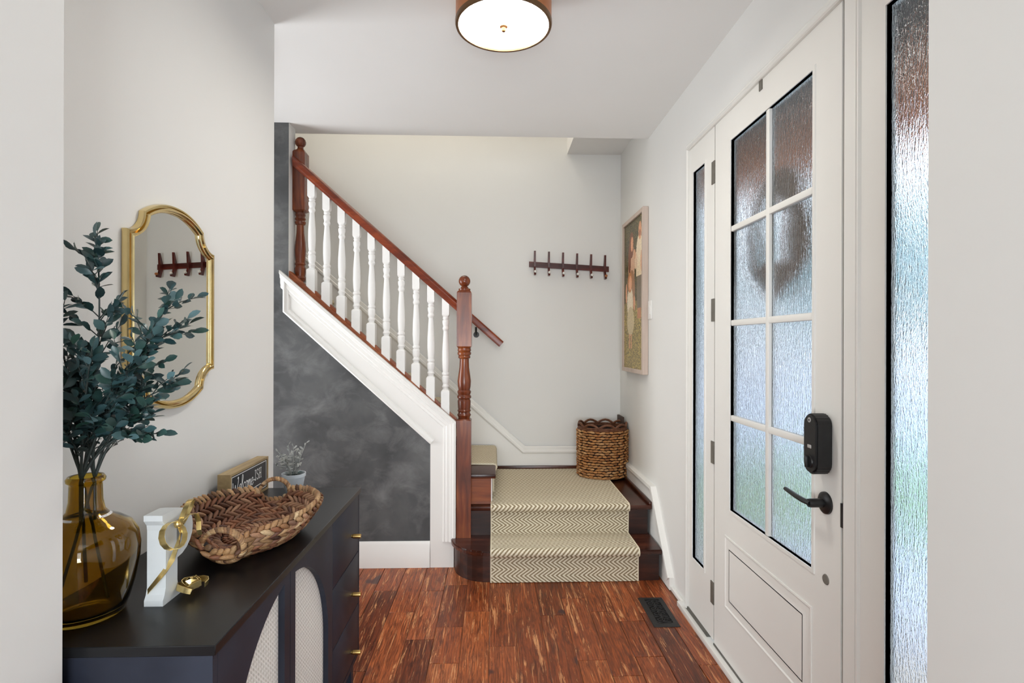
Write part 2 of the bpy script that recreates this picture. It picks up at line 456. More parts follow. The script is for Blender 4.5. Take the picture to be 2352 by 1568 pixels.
# right wall with the entry opening (y 1.06..2.80, z 0..2.452)
prism('wall_right', [(1.0, 0), (1.0, H+.001), (3.574, H+.001), (3.574, 4.6), (YB, 4.6), (YB, 0), (2.82, 0), (2.82, 2.452), (1.04, 2.452), (1.04, 0)], 'x', XR, XR+.11, WALL)['kind'] = 'structure'
# chalkboard wall under the stairs with its full-height end on the left
ch = struct(prism('wall_chalkboard', [(-2.7, 0), (-.34, 0), (-.34, .80), (-1.284, 1.66), (-1.284, H), (-2.7, H)], 'y', YC, YC+.11, [WALL, CHALK], fm=1))

# rear windows of the room behind the camera (seen only in reflections)
for n_, xw in ((3, -.95), (4, .95)):
    t = thing('window_%d' % n_, (xw, -3.42, .8), None, None, kind='structure')
    for (a, b, c_, d_) in ((-.62, .62, .74, .8), (-.62, .62, 2.3, 2.36), (-.62, -.55, .8, 2.3), (.55, .62, .8, 2.3), (-.015, .015, .8, 2.3), (-.55, .55, 1.54, 1.57)):
        box('sash_bar', xw+a, xw+b, -3.40, -3.35, c_, d_, TRIM, t)

# ------------------------------------------------------------------ baseboards, skirts
BP = [(0, 0), (0, .014), (.095, .014), (.108, .010), (.128, .010), (.145, .004), (.145, 0)]
def baseboard(name, path, nrm, h=.15, t=.014, mat=TRIM):
    k = h / .145
    return struct(sweep(name, path, [(a*k, b*t/.014) for a, b in BP], nrm, mat))
baseboard('baseboard_chalkboard', [(-2.7, YC, 0), (-.40, YC, 0)], (0, -1, 0), .163, .016)
# stair skirt on the back wall
struct(prism('trim_skirt_back', [(1.03, .30), (.23, .30), (-.02, .30), (-2.6, 2.60), (-2.6, 3.02), (.232, .521), (1.03, .521)], 'y', YB-.018, YB, TRIM))
sweep('trim_skirt_back_cap', [(1.03, YB-.018, .515), (.232, YB-.018, .515), (-2.6, YB-.018, 3.02)], [(0, 0), (0, .004), (-.012, .012), (-.026, .012), (-.032, .007), (-.055, .007), (-.06, 0)], (0, -1, 0), TRIM)['kind'] = 'structure'
# skirt on the right wall that steps down with the two stairs
struct(prism('trim_skirt_right', [(YB-.018, .0), (YB-.018, .50), (3.385, .50), (3.04, .07), (3.04, 0)], 'x', 1.004, XR, TRIM))
sweep('trim_skirt_right_cap', [(1.004, YB-.03, .50), (1.004, 3.385, .50), (1.004, 3.04, .07)], [(0, 0), (0, .010), (-.022, .010), (-.03, .005), (-.055, .004), (-.055, 0)][::1], (-1, 0, 0), TRIM)['kind'] = 'structure'
struct(box('baseboard_right', 1.010, XR, 2.855, 3.042, 0, .022, TRIM, None, .003))

# ------------------------------------------------------------------ entry: casing, door, sidelights
XD = 1.012
# casing around the unit (three boards) with stepped profile
CP = [(0, -.02), (0, .002), (.004, .004), (.008, .001), (.030, .014), (.036, .015), (.040, .010), (.040, -.02)]
struct(sweep('trim_1', [(XD, 2.80, .036), (XD, 2.80, 2.449), (XD, 1.03, 2.449)], [(-a, b) for a, b in CP], (-1, 0, 0), DOORP))
struct(box('trim_threshold', .985, XD+.12, 1.04, 2.86, 0, .028, DOORP, None, .003))
struct(box('trim_sill_seal', 1.004, XD+.02, 2.50, 2.785, .028, .045, DARKSTRIP))
struct(box('trim_door_sweep', 1.008, XD+.02, 1.535, 2.435, .028, .036, DARKSTRIP))
# mullion post between door and right sidelight, with grooves
p = struct(prism('trim_post_right', [(XD+.06, 1.449), (XD+.06, 1.522), (XD-.002, 1.522), (XD-.002, 1.474), (XD+.004, 1.471), (XD-.004, 1.466), (XD-.004, 1.460), (XD+.003, 1.456), (XD+.003, 1.449)], 'z', .028, 2.449, DOORP))
for a_, b_ in ((2.428, 2.449), (1.518, 1.541)): struct(box('trim_gap_shade', XD+.012, XD+.06, a_, b_, .03, 2.45, DARKSTRIP))  # dark strips added behind the door gaps to give them shade
struct(box('trim_gap_shade', XD+.012, XD+.06, 1.53, 2.44, 2.432, 2.456, DARKSTRIP))
struct(box('trim_jamb_rear', XD+.035, XD+.1, 1.04, 2.80, 2.440, 2.452, DARKSTRIP))

def glazed(name, y0, y1, z0, z1, gy0, gy1, gz0, gz1, kind):
    t = thing(name, (XD, (y0+y1)/2, z0), None, None, kind='structure')
    x0, x1 = XD, XD+.030
    box('stile', x0, x1, y0, gy0, z0, z1, DOORP, t); box('stile', x0, x1, gy1, y1, z0, z1, DOORP, t)
    box('rail', x0, x1, gy0, gy1, z0, gz0, DOORP, t); box('rail', x0, x1, gy0, gy1, gz1, z1, DOORP, t)
    # bead around the glass: raised lip outside, bevelled inward
    pr = [(-.014, 0), (-.012, .004), (.0, .004), (.0, -.011), (-.014, -.011)]
    sweep('glazing_bead', [(x0, gy0, gz0), (x0, gy0, gz1), (x0, gy1, gz1), (x0, gy1, gz0)], [(a, b) for a, b in pr], (-1, 0, 0), DOORP, t, closed=True)
    return t
dr = glazed('door_1', 1.536, 2.434, .036, 2.437, 1.675, 2.268, .697, 2.278, 'structure')
# lites: 2 columns, 4 rows
zc = [.697, 1.091, 1.497, 1.899, 2.278]; yc = [1.675, 1.962, 2.268]; mb = .0125
box('muntin', XD-.001, XD+.028, yc[1]-mb, yc[1]+mb, .697, 2.278, DOORP, dr, .004)
for z in zc[1:-1]:
    box('muntin', XD-.0005, XD+.0275, yc[0], yc[2], z-mb, z+mb, DOORP, dr, .004)
for r in range(4):
    for c_ in range(2):
        a = yc[c_] + (mb if c_ else 0); b = yc[c_+1] - (mb if not c_ else 0)
        e = zc[r] + (mb if r else 0); f = zc[r+1] - (mb if r < 3 else 0)
        box('pane', XD+.011, XD+.016, a, b, e, f, RAIN, dr)
# raised bottom panel
PZ0, PZ1, PY0, PY1 = .258, .573, 1.676, 2.32
sweep('panel_moulding', [(XD, PY0, PZ0), (XD, PY0, PZ1), (XD, PY1, PZ1), (XD, PY1, PZ0)], [(0, -.002), (0, .003), (.006, .004), (.012, -.001), (.03, -.001), (.046, .004), (.05, .004), (.05, -.004)], (-1, 0, 0), DOORP, dr, closed=True)
box('raised_panel', XD-.004, XD+.002, PY0+.046, PY1-.046, PZ0+.046, PZ1-.046, DOORP, dr)
for (a, b) in ((2.146, 2.251), (1.511, 1.616), (.855, .958), (.208, .31)):
    h_ = box('hinge', XD-.004, XD+.01, 2.436, 2.470, a, b, HINGE, dr, .001, 1)
    for zz in (a+.01, b-.01):
        pass
    h_['label'] = 'grey metal hinge leaf'
box('contact_tag', XD-.004, XD+.001, 2.0, 2.022, 2.372, 2.430, HINGE, dr)['label'] = 'grey contact sensor tag at the top edge'
lathe('plug_cap', [(.0, -.003), (.014, -.003), (.016, 0), (.016, .002)], (XD, 1.605, .692), GREYSPOT, dr, 20, 'x')['label'] = 'grey round plug'
box('strike_latch', XD-.001, XD+.03, 1.520, 1.5365, .875, .945, BLACKM, dr)
# lever handle
rose = lathe('lever_rose', [(.0, -.012), (.024, -.012), (.033, -.006), (.034, .001)], (XD, 1.606, .925), BLACKM, dr, 28, 'x')
rose['label'] = 'matte black lever handle with round rose'
lathe('lever_neck', [(.012, -.055), (.0135, -.05), (.0135, -.01)], (XD, 1.606, .925), BLACKM, rose, 18, 'x')
tube('lever_arm', [(XD-.05, 1.602, .925), (XD-.058, 1.63, .927), (XD-.06, 1.66, .930), (XD-.058, 1.70, .933), (XD-.054, 1.735, .934)], [.011, .0105, .010, .009, .008], BLACKM, rose, 10, False, .75)
# keypad lock
def capsule(y0, y1, z0, z1, n=10):
    r = (y1-y0)/2; yc_ = (y0+y1)/2; pts = []
    for i in range(n+1): a = PI*i/n; pts.append((yc_ + r*math.cos(a), z1-r + r*math.sin(a)))
    for i in range(n+1): a = PI + PI*i/n; pts.append((yc_ + r*math.cos(a), z0+r + r*math.sin(a)))
    return pts
lk = prism('door_lock', capsule(1.571, 1.641, 1.013, 1.198), 'x', XD-.052, XD+.001, BLACKM, dr, .006)
lk['label'] = 'black rounded electronic lock above the lever'
for p_ in lk.data.polygons: p_.use_smooth = True
lk.data.set_sharp_from_angle(angle=math.radians(35))
lathe('thumb_turn_dial', [(.0, -.056), (.018, -.056), (.02, -.052), (.02, -.045)], (XD, 1.606, 1.052), BLACKM, lk, 24, 'x')
box('thumb_turn', XD-.066, XD-.054, 1.601, 1.611, 1.034, 1.070, BLACKM, lk, .003)
lathe('lock_badge', [(.0, -.0535), (.0075, -.0535), (.0075, -.05)], (XD, 1.606, 1.178), GREYBTN, lk, 18, 'x')
lathe('lock_badge_center', [(.0, -.0542), (.0032, -.0542), (.0032, -.05)], (XD, 1.606, 1.178), BLACKM, lk, 12, 'x')
box('lock_button', XD-.0535, XD-.045, 1.596, 1.616, 1.092, 1.103, GREYBTN, lk, .002)

s1 = glazed('window_1', 2.443, 2.79, .045, 2.437, 2.552, 2.702, .324, 2.277, 'structure')
box('pane', XD+.011, XD+.016, 2.552, 2.702, .324, 2.277, RAIN, s1)
s2 = glazed('window_2', 1.045, 1.449, .030, 2.437, 1.13, 1.356, .324, 2.284, 'structure')
box('pane', XD+.011, XD+.016, 1.13, 1.356, .324, 2.284, RAIN, s2)

# ------------------------------------------------------------------ outdoors beyond the glass
struct(box('floor_porch', 1.14, 2.15, -2.0, 3.6, -.2, -.05, plain('warm_porch_paving', (206, 194, 176), .85, vary=8, scale=5)))
struct(box('ceiling_porch', 1.14, 2.08, -2.0, 3.42, 2.62, 2.72, PORCHW))
struct(box('trim_porch_beam_front', 1.90, 2.08, -2.0, 3.42, 2.36, 2.62, BEAMW))
struct(box('trim_porch_beam_side', 1.14, 1.90, 3.24, 3.42, 2.36, 2.62, BEAMW))
struct(box('trim_porch_column', 1.90, 2.08, 3.24, 3.42, -.2, 2.36, BRICK))
struct(box('floor_yard', 1.14, 60, -30, 70, -.5, -.26, CONC))
struct(box('floor_lawn', 1.3, 14, 4.3, 6.9, -.28, -.23, LAWN))
# twig wreath on the outside of the door
wt = thing('door_wreath', (1.10, 2.06, 1.84), 'brown twig wreath hanging outside the front door behind textured glass', 'wreath')
for k in range(9):
    pts = []; ph = random.uniform(0, 6); rr = .17 + random.uniform(-.035, .045); off = random.uniform(-.02, .03)
    for i in range(28):
        a = 2*PI*i/28; r = rr + .018*math.sin(5*a+ph); pts.append((1.105+off+.012*math.cos(3*a+ph), 2.06+r*math.cos(a), 1.84+1.1*r*math.sin(a)))
    tube('twig', pts, .019, TWIG, wt, 6, True)
TL = ['round bluish tree nearest the door, blurred by the glass', 'tall tree left of the others beyond the lawn, blurred by the glass', 'widest tree far across the yard, blurred by the glass', 'small tree farthest along the street, blurred by the glass', 'big tree at the right of the yard, blurred by the glass']
def tree(x, y, h, r, seed):
    rnd = random.Random(seed)
    t = thing('yard_tree', (x, y, -.25), TL[seed], 'tree', 'yard trees beyond the door glass')
    tube('trunk', [(x, y, -.25), (x+.05, y, h*.5), (x, y+.05, h*.75)], [.16, .12, .06], BRICK, t)
    vs_, fs = [], []; n1, n2 = 14, 9
    for i in range(n2+1):
        for j in range(n1):
            th = PI*i/n2; p_ = 2*PI*j/n1; rr = r*(1+.22*(rnd.random()-.5))
            vs_.append((x+rr*math.sin(th)*math.cos(p_), y+rr*math.sin(th)*math.sin(p_), h*.75+rr*1.2*math.cos(th)))
    for i in range(n2):
        for j in range(n1): fs.append((i*n1+j, i*n1+(j+1) % n1, (i+1)*n1+(j+1) % n1, (i+1)*n1+j))
    new_obj('crown', vs_, fs, TREE, t)
for k, (x, y, h, r) in enumerate([(9, 22, 4.2, 2.0), (13, 17, 5, 2.4), (20, 18, 6, 3), (7, 30, 5, 2.4), (24, 12, 6, 2.6)]): tree(x, y, h, r, k)

# ================================================================== STAIRCASE
ST = thing('staircase', (.42, 3.4, 0), 'dark brown wooden staircase with landing, bullnose first step and white panelled stringer', 'stairs')
RS = .193; NY1 = 3.135; NYL = 3.37        # nosing lines of tread 1 and landing
RX = .996
def tread_slab(name, poly, z, mat, th=.03):
    return prism(name, poly, 'z', z-th, z, mat, ST, .007)
# first tread with rounded left end
arc = [(-.03 - .235*math.sin(a), 3.37 - .235*math.cos(a)) for a in [PI/2*i/10 for i in range(11)]]
tread_slab('tread', [(RX, NY1), (RX, 3.45)] + [(-.262, 3.45)] + [(x, y) for x, y in arc[::-1]], RS, TREADW)
arc2 = [(-.03 - .215*math.sin(a), 3.385 - .215*math.cos(a)) for a in [PI/2*i/10 for i in range(11)]]
prism('riser', [(RX-.012, 3.17), (RX-.012, 3.42), (-.242, 3.42)] + arc2[::-1], 'z', 0, RS-.03, RISERW, ST)
# second riser + landing
box('riser', -.24, RX-.012, 3.41, 3.45, RS, 2*RS-.03, RISERW, ST)
box('landing', -.22, RX+.006, NYL, YB-.018, 2*RS-.03, 2*RS, TREADW, ST, .008)
box('quarter_round', RX-.016, 1.004, NYL-.004, YB-.02, 2*RS, 2*RS+.02, TREADW, ST, .006)
box('quarter_round', -.02, 1.004, YB-.04, YB-.018, 2*RS, 2*RS+.034, TREADW, ST, .006)
# upper flight rising to the left
RUN = .2145
for k in range(3, 14):
    xn = .012 - RUN*(k-3); z = RS*k
    box('tread', xn-RUN-.03, xn, 3.405 if k < 4 else 3.513, YB-.018, z-.03, z, TREADW, ST, .007)
    box('riser', xn-.035, xn-.022, 3.44 if k < 4 else 3.513, YB-.018, z-RS, z-.03, TRIM, ST)
# amber worn panel beneath the end of the third tread
box('end_panel', -.16, -.018, 3.425, 3.44, 2*RS, 3*RS-.03, AMBERW, ST)
# white stringer board (follows the rake, then drops to the floor)
YS = YC - .014
SB = [(-1.305, 1.835), (-.25, .914), (-.25, 0), (-.398, 0), (-.398, .777), (-1.305, 1.597)]
prism('stringer_board', SB, 'y', YS, YC, TRIM, ST)['label'] = 'white painted stringer board'
cap = [(-.002, 0), (-.002, .030), (.012, .034), (.018, .022), (.032, .020), (.036, .012), (.056, .012), (.062, .007), (.075, .008), (.08, 0)]
sweep('stringer_moulding', [(-1.325, YS, 1.852), (-.239, YS, .916), (-.239, YS, .163)], [(-a, b) for a, b in cap], (0, -1, 0), TRIM, ST, cutx=True)['label'] = 'white stepped cap moulding'
lowm = [(0, 0), (0, .016), (.007, .020), (.014, .012), (.03, .010), (.036, 0)]
sweep('stringer_moulding', [(-1.307, YS, 1.80), (-1.307, YS, 1.597), (-.398, YS, .777)], [(a, b) for a, b in lowm], (0, -1, 0), TRIM, ST)
# runner carpet ---------------------------------------------------------------
def ribbon_surface(name, prof, x0, x1, mat, parent, th=.011, nx=2, axis='x'):
    """prof: list of (y,z) or (x,z) along the run"""
    vs_, fs, uv = [], [], []; s = 0; n = len(prof)
    nr = []
    for i in range(n):
        a = V(prof[max(i-1, 0)]); b = V(prof[min(i+1, n-1)]); t = (b-a).normalized(); nr.append(V((-t.y, t.x)))
    for i, p_ in enumerate(prof):
        if i: s += (V(p_)-V(prof[i-1])).length
        for side in (0, 1):
            q = V(p_) + nr[i]*th*side
            for k in range(nx):
                u = x0 + (x1-x0)*k/(nx-1)
                vs_.append((u, q.x, q.y) if axis == 'x' else (q.x, u, q.y)); uv.append((u, s))
    w = 2*nx
    for i in range(n-1):
        for k in range(nx-1):
            fs.append((i*w+k, i*w+k+1, (i+1)*w+k+1, (i+1)*w+k)); fs.append((i*w+nx+k, (i+1)*w+nx+k, (i+1)*w+nx+k+1, i*w+nx+k+1))
        fs.append((i*w, (i+1)*w, (i+1)*w+nx, i*w+nx)); fs.append((i*w+nx-1, i*w+2*nx-1, (i+1)*w+2*nx-1, (i+1)*w+nx-1))
    fs.append((0, nx, 2*nx-1, nx-1)); b = (n-1)*w; fs.append((b, b+nx-1, b+2*nx-1, b+nx))
    return new_obj(name, vs_, fs, mat, parent, 40, uvs=uv)
def rnd_step(y0, z0, y1, ztop):   # nosing wrap: riser at y0 up, out to nosing y1
    pts = []
    for i in range(7):
        a = -PI/2 + PI*i/6; pts.append((y1+.014 - .016*math.cos(a), ztop-.015 + .016*math.sin(a)))
    return pts
prof = [(3.168, .002), (3.168, RS-.036)] + rnd_step(0, 0, NY1, RS) + [(3.405, RS+.001), (3.405, 2*RS-.036)] + rnd_step(0, 0, NYL, 2*RS) + [(4.32, 2*RS+.001)]
prof = [(y, z) for y, z in prof]
RU = thing('stair_runner', (.42, 3.3, 0), 'cream and brown herringbone runner carpet covering the two lower steps and landing', 'carpet')
# widen the path list so bends are crisp
ribbon_surface('runner_carpet', [(y, z) for y, z in prof], -.012, .852, CARPET, RU, .010)
for xb in (-.019, .852):
    ribbon_surface('runner_binding', [(y, z) for y, z in prof], xb, xb+.007, BIND, RU, .011)
R2 = thing('stair_runner', (-.4, 3.95, 3*RS), 'jute runner carpet on the upper flight behind the dark newel post', 'carpet')
pr2 = []
for k in range(3, 10):
    xn = .012 - RUN*(k-3); z = RS*k
    pr2 += [(xn-.02, z-RS+.004), (xn-.02, z-.036)]
    for i in range(5):
        a = -PI/2 + PI*i/4; pr2.append((xn-.014+.016*math.cos(a), z-.015+.016*math.sin(a)))
pr2 = [(x, z) for x, z in pr2]
ob = ribbon_surface('runner_carpet', pr2, 3.665, 4.29, CARPET, R2, -.010, axis='y')
for yb in (3.658, 4.29):
    ribbon_surface('runner_binding', pr2, yb, yb+.007, BIND, R2, -.011, axis='y')

# ================================================================== BALUSTRADE
BL = thing('stair_balustrade', (-.7, 3.45, 1.2), 'cherry wood stair railing with white turned balusters and ball topped posts', 'railing')
YBL = 3.445
def rake_bar(name, p0, p1, prof, mat):
    """prof in (across y, up perpendicular)"""
    p0, p1 = V(p0), V(p1); t = (p1-p0).normalized(); u = V((0, 1, 0)).cross(t); u = u if u.z > 0 else -u
    vs_ = []
    for p_ in (p0, p1):
        for a, b in prof: vs_.append(p_ + V((0, a, 0)) + V((0, 0, 1))*b/ max(.3, u.z))
    k = len(prof); fs = [tuple(range(k)), tuple(range(k, 2*k))] + [(i, (i+1) % k, k+(i+1) % k, k+i) for i in range(k)]
    return new_obj(name, vs_, fs, mat, BL, 35)
# line of the underside of the handrail and of the top of the shoe rail at YBL
def rail_z(x): return 1.61 + (x+.237)*(2.461-1.61)/(-1.203+.237)
def shoe_z(x): return .912 + (x+.239)*(1.812-.912)/(-1.234+.239)
HP = [(-.022, 0), (.022, 0), (.024, .012), (.030, .022), (.031, .036), (.022, .048), (.008, .053), (-.008, .053), (-.022, .048), (-.031, .036), (-.030, .022), (-.024, .012)]
rake_bar('handrail', (-1.27, YBL, rail_z(-1.27)), (-.225, YBL, rail_z(-.225)), HP, RAILW)
SP = [(-.034, -.03), (.034, -.03), (.034, -.004), (.028, 0), (-.028, 0), (-.034, -.004)]
rake_bar('shoe_rail', (-1.284, YBL-.005, shoe_z(-1.284)), (-.228, YBL-.005, shoe_z(-.228)), SP, SHOEW)
bx = [-1.155 + i*(-.309+1.155)/9 for i in range(10)]
sl_b = (1.812-.912)/(1.234-.239); sl_t = (2.461-1.61)/(1.203-.237)
def bal_rings(L):
    h = .0265; t_ = .0225
    top = L; r = []
    r += [(0, h, 1, sl_b), (.125, h, 1, 0), (.133, h*.86, .6, 0), (.138, .017, 0, 0)]
    r += [(.148, .019, 0, 0), (.156, .0235, 0, 0), (.164, .019, 0, 0), (.172, .018, 0, 0), (.185, .0225, 0, 0), (.215, .0235, 0, 0), (.225, .019, 0, 0), (.232, .0235, 0, 0), (.240, .0235, 0, 0), (.248, .0185, 0, 0)]
    r += [(.27, .0215, 0, 0), (.32, .0235, 0, 0), (.38, .0225, 0, 0), (top-.235, .018, 0, 0), (top-.19, .0148, 0, 0)]
    r += [(top-.182, .019, 0, 0), (top-.174, .0215, 0, 0), (top-.166, .019, 0, 0), (top-.158, .017, 0, 0), (top-.14, .0215, 0, 0), (top-.125, .0215, 0, 0), (top-.117, .0165, 0, 0), (top-.108, .0205, 0, 0), (top-.1, .0175, 0, 0)]
    r += [(top-.094, t_*.9, .6, 0), (top-.086, t_, 1, 0), (top, t_, 1, sl_t)]
    return r
b0 = loft('baluster', bal_rings(rail_z(bx[0]) - shoe_z(bx[0])), (bx[0], YBL, shoe_z(bx[0])), BALP, BL)
for x in bx[1:]:
    c_ = loft('baluster', bal_rings(rail_z(x) - shoe_z(x)), (x, YBL, shoe_z(x)), BALP, BL)
# fillets between the balusters on the shoe rail
for a, b in zip(bx + [-.232], bx[1:] + [-.2]):
    x0, x1 = a+.027, min(b-.027, -.236)
    if x1 - x0 > .01: rake_bar('fillet', (x0, YBL-.005, shoe_z(x0)), (x1, YBL-.005, shoe_z(x1)), [(-.017, 0), (.017, 0), (.017, .014), (-.017, .014)], SHOEW)
# lower newel
NX, NY = -.188, 3.405; q = .0455
nz0 = RS
nr_ = [(0, q, 1, 0), (.73, q, 1, 0), (.738, q*.9, .7, 0), (.742, .036, 0, 0), (.752, .038, 0, 0), (.762, .044, 0, 0), (.772, .038, 0, 0), (.780, .037, 0, 0), (.788, .043, 0, 0), (.798, .038, 0, 0),
       (.81, .040, 0, 0), (.85, .0415, 0, 0), (.862, .037, 0, 0), (.87, .044, 0, 0), (.88, .0445, 0, 0), (.89, .038, 0, 0), (.90, .042, 0, 0), (.91, .0435, 0, 0), (.92, .036, 0, 0),
       (.94, .0405, 0, 0), (.975, .0425, 0, 0), (1.01, .038, 0, 0), (1.06, .031, 0, 0), (1.10, .0295, 0, 0), (1.115, .030, 0, 0), (1.12, .037, 0, 0), (1.128, .039, 0, 0), (1.136, .036, 0, 0), (1.142, .042, 0, 0), (1.154, .0435, 0, 0), (1.16, .038, 0, 0), (1.168, .043, 0, 0), (1.18, .041, 0, 0),
       (1.186, q*.92, .7, 0), (1.194, q, 1, 0), (1.53, q, 1, 0), (1.542, q*.86, .9, 0), (1.546, .036, 0, 0), (1.556, .038, 0, 0), (1.562, .026, 0, 0), (1.57, .021, 0, 0)]
for i in range(9):
    a = -PI*.36 + (PI*.86)*i/8; nr_.append((1.605 + .037*math.sin(a), max(.003, .037*math.cos(a)), 0, 0))
loft('newel_post', nr_, (NX, NY, nz0), NEWELW, BL, 32)
# upper newel, half let into the end of the chalkboard wall
ux, uy = -1.247, 3.50; q = .040; ub = 1.80
ur = [(0, .030, 0, 0), (.02, .036, 0, 0), (.035, .030, 0, 0), (.06, .034, 0, 0), (.085, .034, 0, 0), (.10, .028, 0, 0), (.11, .034, 0, 0), (.12, .03, 0, 0), (.15, .031, 0, 0), (.20, .034, 0, 0), (.25, .031, 0, 0), (.31, .024, 0, 0), (.36, .022, 0, 0), (.365, .03, 0, 0), (.38, .034, 0, 0), (.39, .028, 0, 0), (.40, .034, 0, 0), (.415, .028, 0, 0), (.425, .032, 0, 0), (.44, .03, 0, 0),
      (.448, q*.9, .8, 0), (.455, q, 1, 0), (.82, q, 1, 0), (.835, q*.8, .9, 0), (.842, .028, 0, 0), (.852, .02, 0, 0), (.862, .018, 0, 0)]
for i in range(8):
    a = -PI*.34 + (PI*.84)*i/7; ur.append((.893 + .034*math.sin(a), max(.003, .034*math.cos(a)), 0, 0))
loft('newel_post', ur, (ux, uy, ub), NEWELW, BL, 32)

# wall handrail on the back wall
WH = thing('wall_handrail', (-.2, YB-.05, 1.5), 'short dark wooden handrail fixed to the back wall behind the newel post', 'handrail')
def wz(x): return 1.432 + (x-.055)*(1.432-1.545)/(.055+.17)*1.75
a_, b_ = V((-1.6, YB-.06, 1.40+ (.06+1.6)*.885)), V((.06, YB-.06, 1.40))
vs_ = []
t_ = (b_-a_).normalized(); u_ = V((0, 1, 0)).cross(t_); u_ = u_ if u_.z > 0 else -u_
for p_ in (a_, b_):
    for y_, z_ in [(-.022, -.03), (.018, -.03), (.024, -.01), (.022, .012), (.012, .024), (-.012, .024), (-.024, .012), (-.026, -.01)]: vs_.append(p_ + V((0, y_, 0)) + u_*z_)
k = 8; new_obj('rail', vs_, [tuple(range(k)), tuple(range(k, 2*k))] + [(i, (i+1) % k, k+(i+1) % k, k+i) for i in range(k)], RAILW, WH, 35)
tube('bracket', [(-.145, YB, 1.475), (-.145, YB-.03, 1.475), (-.145, YB-.055, 1.50), (-.145, YB-.06, 1.535)], .008, BLACKM, WH, 8)
lathe('bracket_plate', [(.0, -.006), (.022, -.006), (.024, 0)], (-.145, YB, 1.475), BLACKM, WH, 20, 'y')

# ================================================================== CEILING LAMP
LX, LY, LZ, LR = .033, 2.05, 2.622, .178
LP = thing('ceiling_lamp', (LX, LY, H), 'round copper drum ceiling lamp with glowing white diffuser and small finial', 'lamp')
lathe('drum_shade', [(LR, LZ), (LR+.004, LZ-.002), (LR+.004, H-.004), (LR, H-.004)], (LX, LY, 0), COPPER, LP, 64, caps=False)
lathe('rim_ring', [(LR-.008, LZ-.002), (LR-.006, LZ-.008), (LR+.004, LZ-.008), (LR+.006, LZ-.002), (LR+.006, LZ+.006), (LR-.008, LZ+.006), (LR-.008, LZ-.002)], (LX, LY, 0), PEWTER, LP, 64, caps=False)
lathe('diffuser', [(.001, LZ-.006), (LR*.5, LZ-.005), (LR*.85, LZ-.001), (LR-.004, LZ+.005)], (LX, LY, 0), DIFF, LP, 64, caps=False)
lathe('finial', [(.001, LZ-.026), (.007, LZ-.026), (.0085, LZ-.023), (.0085, LZ-.013), (.015, LZ-.010), (.015, LZ-.006), (.004, LZ-.005)], (LX, LY, 0), FINIAL, LP, 24)
lathe('ceiling_plate', [(LR, H-.004), (LR, H)], (LX, LY, 0), PEWTER, LP, 48)

# ================================================================== HOOK RAIL
HK = thing('hook_rail', (.6, YB-.012, 2.03), 'dark mahogany wall coat rack with six pegs on the back wall', 'coat rack')
def rz(x): return 2.052 + (x-.281)*(2.016-2.052)/(.929-.281) - .006
vs_ = []
for x, sgn in ((.281, 1), (.931, 1)):
    for y_, z_ in ((0, -.022), (0, .022), (-.018, .022), (-.018, -.022)): vs_.append((x, YB+y_, rz(x)+z_))
new_obj('rail_board', vs_, [(0, 1, 2, 3), (4, 5, 6, 7), (0, 1, 5, 4), (1, 2, 6, 5), (2, 3, 7, 6), (3, 0, 4, 7)], HOOKW, HK)
for i in range(6):
    x = .325 + i*(.893-.325)/5; z = rz(x)
    # blade hook leaning out from the wall
    pg = prism('hook', [(YB-.018, z-.03), (YB-.018, z+.03), (YB-.045, z+.105), (YB-.058, z+.105), (YB-.05, z-.02), (YB-.06, z-.06), (YB-.085, z-.078), (YB-.08, z-.088), (YB-.04, z-.09)], 'x', x-.0075, x+.0075, HOOKW, HK)
    lathe('hook_tip', [(.001, -.03), (.008, -.029), (.011, -.022), (.011, -.012), (.006, -.005), (.001, -.004)], (x+.002, YB-.064, z-.064), TIPW if i == 5 else BULB, pg, 14, 'y')['label'] = 'wooden hook tip' if i == 5 else 'white hook tip'

